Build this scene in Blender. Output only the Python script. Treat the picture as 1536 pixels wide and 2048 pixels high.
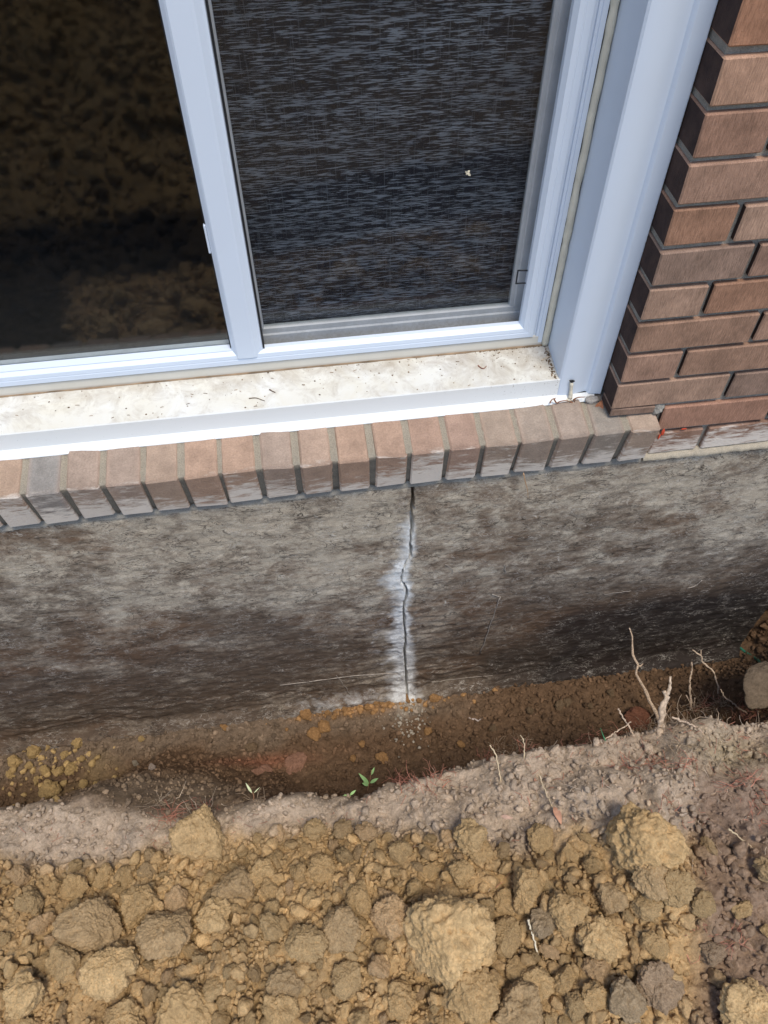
import bpy, bmesh, math, random
import numpy as np
from mathutils import Vector, Matrix

for o in list(bpy.data.objects):
    bpy.data.objects.remove(o, do_unlink=True)
SC = bpy.context.scene
COL = SC.collection
R = math.radians

# ------------------------------------------------------------------ camera, sky, sun, exposure
F_PX = 1547.9
CAM = np.array([-0.54177, -0.94087, 0.95877])
CM = np.array([[0.9909687, -0.1339900, -0.0052594],
               [-0.1098452, -0.7886520, -0.6049479],
               [0.0769091, 0.6000622, -0.7962477]])      # rows: right, down, forward
cd = bpy.data.cameras.new('camera')
cam = bpy.data.objects.new('camera', cd)
COL.objects.link(cam)
cd.sensor_fit = 'VERTICAL'
cd.sensor_height = 36.0
cd.lens = F_PX / 2048 * 36.0
cd.clip_start = 0.02
cd.clip_end = 500
cam.matrix_world = Matrix(((CM[0][0], -CM[1][0], -CM[2][0], CAM[0]),
                           (CM[0][1], -CM[1][1], -CM[2][1], CAM[1]),
                           (CM[0][2], -CM[1][2], -CM[2][2], CAM[2]),
                           (0, 0, 0, 1)))
SC.camera = cam

SUN_EL, SUN_ROT = R(69), R(162)          # rotation clockwise from +Y: the sun stands behind the camera, a little to the right
w = bpy.data.worlds.new('World')
SC.world = w
w.use_nodes = True
wn = w.node_tree
wn.nodes.clear()
sky = wn.nodes.new('ShaderNodeTexSky')
sky.sky_type = 'NISHITA'
sky.sun_disc = False
sky.sun_elevation = SUN_EL
sky.sun_rotation = SUN_ROT
sky.air_density = 1.0
sky.dust_density = 1.0
sky.ozone_density = 1.0
bg = wn.nodes.new('ShaderNodeBackground')
bg.inputs['Strength'].default_value = 0.12
wo = wn.nodes.new('ShaderNodeOutputWorld')
wn.links.new(sky.outputs[0], bg.inputs[0])
wn.links.new(bg.outputs[0], wo.inputs[0])
sl = bpy.data.lights.new('sun', 'SUN')
sl.energy = 1.5
sl.angle = R(18)
sl.color = (1.0, 0.93, 0.80)
sun = bpy.data.objects.new('sun', sl)
COL.objects.link(sun)
sdir = Vector((math.sin(SUN_ROT) * math.cos(SUN_EL), math.cos(SUN_ROT) * math.cos(SUN_EL), math.sin(SUN_EL)))
sun.rotation_euler = sdir.to_track_quat('Z', 'Y').to_euler()
sun.location = (0, -3, 5)
vs = SC.view_settings
vs.view_transform = 'Standard'
vs.look = 'None'
vs.gamma = 1
vs.use_curve_mapping = False
vs.exposure = 0.88
SC.cycles.max_bounces = 6
SC.cycles.transparent_max_bounces = 16

rng = np.random.default_rng(7)
rnd = random.Random(11)

# ------------------------------------------------------------------ helpers
def at(u, v, axis, val):
    """point where the line of sight through photo point (u, v) meets the plane axis = val"""
    d = CM.T @ np.array([u - 768, v - 1024, F_PX])
    k = 'xyz'.index(axis)
    return CAM + d * (val - CAM[k]) / d[k]

def _hash(ix, iy, iz, seed):
    h = (ix.astype(np.int64) * 374761393 + iy.astype(np.int64) * 668265263 + iz.astype(np.int64) * 2147483647 + seed * 1274126177) & 0xffffffff
    h = ((h ^ (h >> 13)) * 1274126177) & 0xffffffff
    h = ((h ^ (h >> 16)) * 2246822519) & 0xffffffff
    return ((h ^ (h >> 15)) & 0xffffff) / float(0xffffff) * 2 - 1

def vnoise(p, seed=0):
    """value noise, p (N,3) -> -1..1"""
    i = np.floor(p)
    f = p - i
    i = i.astype(np.int64)
    u = f * f * f * (f * (f * 6 - 15) + 10)
    r = 0
    for dx in (0, 1):
        wx = u[:, 0] if dx else 1 - u[:, 0]
        for dy in (0, 1):
            wy = u[:, 1] if dy else 1 - u[:, 1]
            for dz in (0, 1):
                wz = u[:, 2] if dz else 1 - u[:, 2]
                r = r + wx * wy * wz * _hash(i[:, 0] + dx, i[:, 1] + dy, i[:, 2] + dz, seed)
    return r

def fbm(p, octaves=4, seed=0, gain=0.5, lac=2.03):
    r, a, s = 0, 1.0, 0.0
    for k in range(octaves):
        r = r + a * vnoise(p, seed + k * 17)
        s += a
        a *= gain
        p = p * lac + 13.7
    return r / s

def worley(p2, seed=0):
    """distance to the nearest jittered cell point, p2 (N,2)"""
    i = np.floor(p2).astype(np.int64)
    best = np.full(len(p2), 9.0)
    z = np.zeros(len(p2), np.int64)
    for dx in (-1, 0, 1):
        for dy in (-1, 0, 1):
            cx, cy = i[:, 0] + dx, i[:, 1] + dy
            jx = cx + 0.5 + 0.45 * _hash(cx, cy, z, seed)
            jy = cy + 0.5 + 0.45 * _hash(cx, cy, z, seed + 5)
            best = np.minimum(best, np.hypot(p2[:, 0] - jx, p2[:, 1] - jy))
    return best

def worley3(p, seed=0):
    i = np.floor(p).astype(np.int64)
    best = np.full(len(p), 9.0)
    for dx in (-1, 0, 1):
        for dy in (-1, 0, 1):
            for dz in (-1, 0, 1):
                c = [i[:, 0] + dx, i[:, 1] + dy, i[:, 2] + dz]
                q = sum((p[:, k] - c[k] - 0.5 - 0.45 * _hash(c[0], c[1], c[2], seed + 7 * k)) ** 2 for k in range(3))
                best = np.minimum(best, q)
    return np.sqrt(best)

def P3(x, y, s=1.0, z=0.0):
    return np.stack([x * s, y * s, np.full_like(x, z)], 1)

def smooth(t):
    t = np.clip(t, 0, 1)
    return t * t * (3 - 2 * t)

def mesh_np(name, V, Fc, smooth_shade=True, col=None, attrs=None):
    """mesh from arrays; Fc is one (M,3|4) int array"""
    V = np.asarray(V, np.float32)
    Fc = np.asarray(Fc, np.int32)
    me = bpy.data.meshes.new(name)
    n = Fc.shape[1]
    me.vertices.add(len(V))
    me.vertices.foreach_set('co', V.ravel())
    me.loops.add(Fc.size)
    me.loops.foreach_set('vertex_index', Fc.ravel())
    me.polygons.add(len(Fc))
    me.polygons.foreach_set('loop_start', np.arange(0, Fc.size, n, dtype=np.int32))
    if smooth_shade:
        me.polygons.foreach_set('use_smooth', np.ones(len(Fc), bool))
    me.update(calc_edges=True)
    if col is not None:
        a = me.color_attributes.new('Col', 'FLOAT_COLOR', 'POINT')
        c = np.ones((len(V), 4), np.float32)
        c[:, :3] = col
        a.data.foreach_set('color', c.ravel())
    for k, arr in (attrs or {}).items():
        a = me.attributes.new(k, 'FLOAT', 'POINT')
        a.data.foreach_set('value', np.asarray(arr, np.float32))
    return me

def obj(name, me, mat=None, parent=None, loc=None, rot=None):
    o = bpy.data.objects.new(name, me)
    COL.objects.link(o)
    if mat is not None and me is not None:
        if not me.materials:
            me.materials.append(mat)
    if parent is not None:
        o.parent = parent
    if loc is not None:
        o.location = loc
    if rot is not None:
        o.rotation_euler = rot
    return o

def tag(o, label=None, cat=None, group=None, kind=None):
    if label: o['label'] = label
    if cat: o['category'] = cat
    if group: o['group'] = group
    if kind: o['kind'] = kind
    return o

def thing(name, label, cat, loc=(0, 0, 0), group=None):
    o = bpy.data.objects.new(name, None)
    o.empty_display_size = 0.05
    COL.objects.link(o)
    o.location = loc
    return tag(o, label, cat, group)

def bm_mesh(name, bm, smooth_shade=False):
    bmesh.ops.recalc_face_normals(bm, faces=bm.faces)
    me = bpy.data.meshes.new(name)
    bm.to_mesh(me)
    bm.free()
    if smooth_shade:
        for p in me.polygons: p.use_smooth = True
    return me

def box_mesh(name, x0, x1, y0, y1, z0, z1, bev=0.0, jit=0.0, seed=0):
    bm = bmesh.new()
    bmesh.ops.create_cube(bm, size=1)
    r = random.Random(seed)
    for v in bm.verts:
        v.co = Vector((x0 if v.co.x < 0 else x1, y0 if v.co.y < 0 else y1, z0 if v.co.z < 0 else z1))
        if jit:
            v.co += Vector((r.uniform(-jit, jit), r.uniform(-jit, jit), r.uniform(-jit, jit)))
    if bev:
        bmesh.ops.bevel(bm, geom=list(bm.edges), offset=bev, segments=1, affect='EDGES')
    return bm_mesh(name, bm)

def extrude(name, prof, a0, a1, axis, smooth_shade=False, m0=None, m1=None):
    """closed profile swept along x or z.  axis 'x': prof (y,z);  axis 'z': prof (x,y).
    m0/m1: optional mitre functions prof point -> end coordinate"""
    n = len(prof)
    V = []
    for k, a in enumerate((a0, a1)):
        fn = (m0, m1)[k]
        for p in prof:
            e = fn(p) if fn else a
            V.append((e, p[0], p[1]) if axis == 'x' else (p[0], p[1], e))
    Fs = [tuple((i, (i + 1) % n, n + (i + 1) % n, n + i)) for i in range(n)]
    Fs += [tuple(range(n - 1, -1, -1)), tuple(range(n, 2 * n))]
    bm = bmesh.new()
    vv = [bm.verts.new(v) for v in V]
    for f in Fs:
        bm.faces.new([vv[i] for i in f])
    return bm_mesh(name, bm, smooth_shade)

class Soup:
    """collects many small triangle pieces into one mesh"""
    def __init__(s): s.V, s.F, s.C, s.n = [], [], [], 0
    def add(s, V, Fc, C):
        s.V.append(V); s.F.append(Fc + s.n); s.n += len(V)
        s.C.append(np.broadcast_to(np.asarray(C, float), (len(V), 3)))
    def mesh(s, name, smooth_shade=True):
        return mesh_np(name, np.concatenate(s.V), np.concatenate(s.F), smooth_shade, np.concatenate(s.C))

def tube_arrays(pts, rad, sides=5, cap=True):
    pts = np.asarray(pts, float)
    rad = np.broadcast_to(np.asarray(rad, float), (len(pts),))
    t = np.gradient(pts, axis=0)
    t /= np.linalg.norm(t, axis=1)[:, None] + 1e-9
    ref = np.array([0.31, 0.17, 0.93])
    a = np.cross(t, ref); a /= np.linalg.norm(a, axis=1)[:, None] + 1e-9
    b = np.cross(t, a)
    an = np.arange(sides) / sides * 2 * np.pi
    V = pts[:, None] + rad[:, None, None] * (np.cos(an)[None, :, None] * a[:, None] + np.sin(an)[None, :, None] * b[:, None])
    V = V.reshape(-1, 3)
    T = []
    for i in range(len(pts) - 1):
        for k in range(sides):
            q = (i * sides + k, i * sides + (k + 1) % sides, (i + 1) * sides + (k + 1) % sides, (i + 1) * sides + k)
            T += [(q[0], q[1], q[2]), (q[0], q[2], q[3])]
    if cap:
        n = len(V)
        V = np.vstack([V, pts[0], pts[-1]])
        L = (len(pts) - 1) * sides
        for k in range(sides):
            T += [(n, (k + 1) % sides, k), (n + 1, L + k, L + (k + 1) % sides)]
    return V, np.array(T)

def spline(pts, n):
    """Catmull-Rom through pts"""
    P = np.asarray(pts, float)
    P = np.vstack([2 * P[0] - P[1], P, 2 * P[-1] - P[-2]])
    out = []
    m = len(P) - 3
    for t in np.linspace(0, m - 1e-6, n):
        i = int(t); f = t - i
        p0, p1, p2, p3 = P[i:i + 4]
        out.append(0.5 * (2 * p1 + (p2 - p0) * f + (2 * p0 - 5 * p1 + 4 * p2 - p3) * f * f + (3 * p1 - p0 - 3 * p2 + p3) * f ** 3))
    return np.array(out)

# ------------------------------------------------------------------ materials
class NT:
    def __init__(s, name):
        s.m = bpy.data.materials.new(name); s.m.use_nodes = True
        s.t = s.m.node_tree; s.t.nodes.clear()
        s.out = s.t.nodes.new('ShaderNodeOutputMaterial')
    def n(s, kind, ins=None, **kw):
        x = s.t.nodes.new('ShaderNode' + kind)
        for k, v in kw.items(): setattr(x, k, v)
        for k, v in (ins or {}).items():
            sock = x.inputs[k]
            if hasattr(v, 'is_linked') or isinstance(v, bpy.types.NodeSocket): s.t.links.new(v, sock)
            else: sock.default_value = v
        return x
    def coord(s, which='Object', scale=None, rot=None):
        c = s.n('TexCoord').outputs[which]
        if scale is not None or rot is not None:
            c = s.n('Mapping', {'Vector': c, 'Scale': scale or (1, 1, 1), 'Rotation': rot or (0, 0, 0)}).outputs[0]
        return c
    def noise(s, vec, scale, detail=4, rough=0.55, dist=0.0):
        return s.n('TexNoise', {'Vector': vec, 'Scale': scale, 'Detail': detail, 'Roughness': rough, 'Distortion': dist}).outputs['Fac']
    def voro(s, vec, scale, feature='F1', out='Distance'):
        return s.n('TexVoronoi', {'Vector': vec, 'Scale': scale}, feature=feature).outputs[out]
    def ramp(s, fac, stops, interp='LINEAR'):
        r = s.n('ValToRGB', {'Fac': fac})
        e = r.color_ramp.elements
        r.color_ramp.interpolation = interp
        while len(e) < len(stops): e.new(0.5)
        for q, (p, c) in zip(e, stops):
            q.position = p
            q.color = (c, c, c, 1) if isinstance(c, (int, float)) else (*c, 1)
        return r.outputs[0]
    def mix(s, fac, a, b, blend='MIX'):
        x = s.t.nodes.new('ShaderNodeMix'); x.data_type = 'RGBA'; x.blend_type = blend
        for k, v in ((0, fac), (6, a), (7, b)):
            if isinstance(v, bpy.types.NodeSocket): s.t.links.new(v, x.inputs[k])
            else: x.inputs[k].default_value = (*v, 1) if isinstance(v, tuple) and len(v) == 3 else v
        return x.outputs[2]
    def math(s, op, a, b=0.0, c=0.0):
        x = s.n('Math', operation=op)
        for k, v in enumerate((a, b, c)):
            if isinstance(v, bpy.types.NodeSocket): s.t.links.new(v, x.inputs[k])
            else: x.inputs[k].default_value = v
        return x.outputs[0]
    def bump(s, h, strength=0.5, dist=0.002, normal=None):
        ins = {'Height': h, 'Strength': strength, 'Distance': dist}
        if normal is not None: ins['Normal'] = normal
        return s.n('Bump', ins).outputs[0]
    def bsdf(s, color, rough=0.8, normal=None, spec=0.3, **kw):
        ins = {'Base Color': color if isinstance(color, bpy.types.NodeSocket) else (*color, 1), 'Roughness': rough, 'Specular IOR Level': spec}
        if normal is not None: ins['Normal'] = normal
        ins.update(kw)
        b = s.n('BsdfPrincipled', ins)
        s.t.links.new(b.outputs[0], s.out.inputs[0])
        return b
    def surf(s, sh):
        s.t.links.new(sh, s.out.inputs[0]); return s.m

def mat_soil(name, source):
    """source: 'Col' mesh attribute or 'OBJ' object colour"""
    g = NT(name)
    c = g.coord('Object')
    if source == 'Col':
        base = g.n('Attribute', attribute_name='Col').outputs['Color']
    else:
        oi = g.n('ObjectInfo')
        base = oi.outputs['Color']
        off = g.n('CombineXYZ', {0: oi.outputs['Random'], 1: g.math('MULTIPLY', oi.outputs['Random'], 7.0), 2: 0.0}).outputs[0]
        c = g.n('VectorMath', {0: c, 1: off}, operation='ADD').outputs[0]
    sc = 1.0 if source == 'Col' else 0.05      # individual clods live in unit-sized object space
    n1 = g.noise(c, 45 * sc, 5, 0.6)
    n2 = g.noise(c, 200 * sc, 5, 0.68)
    n3 = g.noise(c, 900 * sc, 3, 0.6)
    v = g.ramp(n1, [(0.25, 0.72), (0.75, 1.22)])
    col = g.mix(1.0, base, v, 'MULTIPLY')
    v2 = g.ramp(n2, [(0.3, 0.70), (0.7, 1.22)])
    col = g.mix(1.0, col, v2, 'MULTIPLY')
    spk = g.ramp(n3, [(0.62, 0.0), (0.72, 1.0)])
    col = g.mix(g.math('MULTIPLY', spk, 0.30), col, (0.50, 0.42, 0.32))
    col = g.mix(1.0, col, (1.06, 1.01, 0.92), 'MULTIPLY')
    h = g.math('ADD', g.math('MULTIPLY', n2, 1.0), g.math('MULTIPLY', n3, 0.45))
    nm = g.bump(h, 0.9, 0.006)
    g.bsdf(col, 0.95, nm, 0.08)
    return g.m

def mat_simple(name, color, rough=0.6, var=0.15, scale=60, bump=0.2, spec=0.3, bd=0.001):
    g = NT(name)
    c = g.coord('Object')
    n = g.noise(c, scale, 4)
    col = g.mix(1.0, (*color, 1), g.ramp(n, [(0.3, 1 - var), (0.7, 1 + var)]), 'MULTIPLY')
    g.bsdf(col, rough, g.bump(n, bump, bd), spec)
    return g.m

def mat_brick_wall():
    g = NT('wall brick clay')
    c = g.coord('Object')
    oi = g.n('ObjectInfo')
    off = g.n('CombineXYZ', {0: g.math('MULTIPLY', oi.outputs['Random'], 9.0), 1: 0.0, 2: g.math('MULTIPLY', oi.outputs['Random'], 5.0)}).outputs[0]
    c = g.n('VectorMath', {0: c, 1: off}, operation='ADD').outputs[0]
    base = oi.outputs['Color']
    drag = g.n('Mapping', {'Vector': c, 'Scale': (620, 620, 75)}).outputs[0]
    nd = g.noise(drag, 1.0, 3, 0.6)
    nb = g.noise(c, 22, 4, 0.6)
    nf = g.noise(c, 420, 3, 0.6)
    col = g.mix(1.0, base, g.ramp(nb, [(0.3, 0.74), (0.7, 1.22)]), 'MULTIPLY')
    col = g.mix(1.0, col, g.ramp(nd, [(0.3, 0.72), (0.72, 1.30)]), 'MULTIPLY')
    col = g.mix(g.math('MULTIPLY', g.ramp(nf, [(0.6, 0.0), (0.75, 1.0)]), 0.35), col, (0.42, 0.30, 0.22))
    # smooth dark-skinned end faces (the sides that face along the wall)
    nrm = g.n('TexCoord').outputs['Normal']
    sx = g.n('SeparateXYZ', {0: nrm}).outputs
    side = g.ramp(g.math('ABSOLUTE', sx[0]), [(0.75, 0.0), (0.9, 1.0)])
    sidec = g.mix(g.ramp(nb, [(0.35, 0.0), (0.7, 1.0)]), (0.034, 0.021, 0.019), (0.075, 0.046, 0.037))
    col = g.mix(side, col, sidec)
    nm = g.bump(g.math('ADD', nd, g.math('MULTIPLY', nf, 0.5)), 0.55, 0.0016)
    g.bsdf(col, 0.85, nm, 0.2)
    return g.m

def mat_brick_sill():
    g = NT('sill brick clay')
    c0 = g.coord('Object')
    oi = g.n('ObjectInfo')
    off = g.n('CombineXYZ', {0: g.math('MULTIPLY', oi.outputs['Random'], 9.0), 1: 3.0, 2: g.math('MULTIPLY', oi.outputs['Random'], 5.0)}).outputs[0]
    c = g.n('VectorMath', {0: c0, 1: off}, operation='ADD').outputs[0]
    base = oi.outputs['Color']
    nb = g.noise(c, 26, 4, 0.6)
    nf = g.noise(c, 330, 4, 0.65)
    col = g.mix(1.0, base, g.ramp(nb, [(0.3, 0.80), (0.7, 1.18)]), 'MULTIPLY')
    col = g.mix(1.0, col, g.ramp(nf, [(0.3, 0.82), (0.7, 1.16)]), 'MULTIPLY')
    # pinkish fired margins beside the joints and salt bloom on the lower front
    xyz = g.n('SeparateXYZ', {0: c0}).outputs
    edge = g.ramp(g.math('ABSOLUTE', xyz[0]), [(0.0, 0.0), (0.021, 0.0), (0.028, 0.30)])
    col = g.mix(edge, col, (0.48, 0.32, 0.235))
    drag = g.n('Mapping', {'Vector': c, 'Scale': (22, 70, 95)}).outputs[0]
    ns = g.noise(drag, 1.0, 5, 0.7, 0.6)
    low = g.n('MapRange', {0: xyz[2], 1: -0.035, 2: -0.100, 3: 0.0, 4: 1.0}).outputs[0]
    front = g.n('MapRange', {0: xyz[1], 1: 0.012, 2: 0.0, 3: 0.0, 4: 1.0}).outputs[0]
    amt = g.math('MULTIPLY', g.math('ADD', low, g.math('MULTIPLY', g.math('SUBTRACT', oi.outputs['Random'], 0.5), 1.0)), front)
    salt = g.math('MULTIPLY', g.ramp(g.math('ADD', ns, g.math('MULTIPLY', amt, 0.30)), [(0.54, 0.0), (0.72, 1.0)]), front)
    dk = g.math('MULTIPLY', front, 0.22)
    col = g.mix(dk, col, (0.14, 0.085, 0.06))
    col = g.mix(salt, col, (0.66, 0.585, 0.51))
    nm = g.bump(g.math('ADD', g.math('MULTIPLY', nb, 0.9), nf), 0.7, 0.0025)
    g.bsdf(col, 0.9, nm, 0.15)
    return g.m

def mat_mortar(name, a, b):
    g = NT(name)
    c = g.coord('Object')
    nb = g.noise(c, 30, 4)
    nf = g.noise(c, 500, 3, 0.7)
    col = g.mix(nb, a, b)
    col = g.mix(1.0, col, g.ramp(nf, [(0.3, 0.7), (0.7, 1.2)]), 'MULTIPLY')
    g.bsdf(col, 0.95, g.bump(g.math('ADD', nb, nf), 0.6, 0.002), 0.1)
    return g.m

def mat_vinyl():
    g = NT('white vinyl')
    c = g.coord('Object')
    n = g.noise(c, 7, 5, 0.6)
    col = g.mix(g.ramp(n, [(0.35, 0.0), (0.8, 0.35)]), (0.64, 0.71, 0.81), (0.59, 0.64, 0.71))
    g.bsdf(col, 0.38, None, 0.4)
    return g.m

def mat_sill_cap():
    """white metal sill lying flat: grime, rust-brown drifts and specks"""
    g = NT('grimy white sill')
    c = g.coord('Object')
    xyz = g.n('SeparateXYZ', {0: c}).outputs
    n1 = g.noise(c, 9, 6, 0.65, 0.8)
    n2 = g.noise(c, 24, 7, 0.72, 0.6)
    n3 = g.noise(c, 230, 3, 0.6)
    back = g.n('MapRange', {0: xyz[1], 1: 0.085, 2: 0.150, 3: 0.0, 4: 1.0}).outputs[0]
    top = g.n('MapRange', {0: xyz[1], 1: 0.063, 2: 0.066, 3: 0.0, 4: 1.0}).outputs[0]
    right = g.n('MapRange', {0: xyz[0], 1: -0.34, 2: -0.09, 3: 0.0, 4: 1.0}).outputs[0]
    amt = g.math('ADD', g.math('MULTIPLY', back, 0.16), g.math('MULTIPLY', right, 0.16))
    base = g.mix(g.math('MULTIPLY', top, g.ramp(n1, [(0.35, 0.2), (0.7, 0.75)])), (0.74, 0.75, 0.74), (0.64, 0.59, 0.47))
    d1 = g.ramp(g.math('ADD', n2, amt), [(0.50, 0.0), (0.80, 1.0)])
    col = g.mix(g.math('MULTIPLY', g.math('MULTIPLY', d1, top), 0.60), base, (0.27, 0.20, 0.13))
    d2 = g.ramp(g.math('ADD', n3, g.math('MULTIPLY', amt, 0.5)), [(0.70, 0.0), (0.76, 1.0)])
    col = g.mix(g.math('MULTIPLY', d2, 0.4), col, (0.16, 0.12, 0.08))
    g.bsdf(col, 0.55, g.bump(n2, 0.15, 0.0006), 0.3)
    return g.m

def mat_beige_frame():
    g = NT('stained sub frame')
    c = g.coord('Object')
    n1 = g.noise(c, 14, 6, 0.7)
    n2 = g.noise(g.n('Mapping', {'Vector': c, 'Scale': (6, 200, 260)}).outputs[0], 1.0, 4, 0.7)
    xyz = g.n('SeparateXYZ', {0: c}).outputs
    low = g.n('MapRange', {0: xyz[2], 1: -0.012, 2: -0.020, 3: 0.0, 4: 1.0}).outputs[0]
    col = g.mix(n1, (0.66, 0.63, 0.57), (0.52, 0.48, 0.40))
    col = g.mix(g.math('MULTIPLY', low, g.ramp(n2, [(0.35, 0.2), (0.6, 0.9)])), col, (0.20, 0.12, 0.06))
    g.bsdf(col, 0.6, None, 0.3)
    return g.m

def mat_glass():
    g = NT('window glass')
    ge = g.n('NewGeometry').outputs
    cs = g.math('ABSOLUTE', g.n('VectorMath', {0: ge['Normal'], 1: ge['Incoming']}, operation='DOT_PRODUCT').outputs['Value'])
    fr = g.math('ADD', 0.043, g.math('MULTIPLY', g.math('POWER', g.math('SUBTRACT', 1.0, cs), 5.0), 0.957))
    c = g.coord('Object')
    sm = g.noise(c, 5, 5, 0.65)
    tr = g.n('BsdfTransparent', {'Color': (0.93, 0.95, 0.95, 1)}).outputs[0]
    gl = g.n('BsdfGlossy', {'Color': (1, 1, 1, 1), 'Roughness': 0.035}).outputs[0]
    mx = g.n('MixShader', {0: fr, 1: tr, 2: gl}).outputs[0]
    df = g.n('BsdfDiffuse', {'Color': (0.55, 0.55, 0.55, 1)}).outputs[0]
    dust = g.math('MULTIPLY', g.ramp(sm, [(0.45, 0.0), (0.8, 1.0)]), 0.004)
    return g.surf(g.n('MixShader', {0: dust, 1: mx, 2: df}).outputs[0])

def mat_screen():
    g = NT('insect screen cloth')
    c = g.coord('Object')
    n = g.noise(c, 14, 4, 0.6)
    n2 = g.noise(c, 160, 3, 0.6)
    xyz = g.n('SeparateXYZ', {0: c}).outputs
    low = g.n('MapRange', {0: xyz[2], 1: 0.075, 2: 0.03, 3: 0.0, 4: 1.0}).outputs[0]
    tr = g.n('BsdfTransparent', {'Color': (1, 1, 1, 1)}).outputs[0]
    dirt = g.math('MULTIPLY', low, g.ramp(n2, [(0.4, 0.25), (0.7, 1.0)]))
    dc = g.mix(dirt, (0.035, 0.036, 0.040), (0.20, 0.16, 0.11))
    df = g.n('BsdfDiffuse', {'Color': dc}).outputs[0]
    cover = g.math('ADD', g.math('ADD', 0.20, g.math('MULTIPLY', n, 0.08)), g.math('MULTIPLY', dirt, 0.25))
    return g.surf(g.n('MixShader', {0: cover, 1: tr, 2: df}).outputs[0])

def mat_blind():
    g = NT('woven dark blind')
    c = g.coord('Object')
    a = g.noise(g.n('Mapping', {'Vector': c, 'Scale': (42, 1, 600)}).outputs[0], 1.0, 3, 0.62)
    b = g.noise(g.n('Mapping', {'Vector': c, 'Scale': (7, 1, 130)}).outputs[0], 1.0, 3, 0.6)
    v = g.noise(g.n('Mapping', {'Vector': c, 'Scale': (430, 1, 11)}).outputs[0], 1.0, 2, 0.6)
    big = g.noise(g.n('Mapping', {'Vector': c, 'Scale': (4, 1, 9)}).outputs[0], 1.0, 3, 0.6)
    h = g.ramp(g.math('ADD', a, g.math('MULTIPLY', g.math('SUBTRACT', b, 0.5), 0.40)), [(0.51, 0.0), (0.575, 1.0)])
    vv = g.ramp(v, [(0.60, 0.0), (0.68, 1.0)])
    f = g.math('MAXIMUM', h, g.math('MULTIPLY', vv, 0.32))
    f = g.math('MULTIPLY', f, g.ramp(big, [(0.3, 0.55), (0.7, 1.0)]))
    col = g.mix(f, (0.004, 0.006, 0.014), (0.30, 0.325, 0.39))
    g.bsdf(col, 0.9, None, 0.1)
    return g.m

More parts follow.
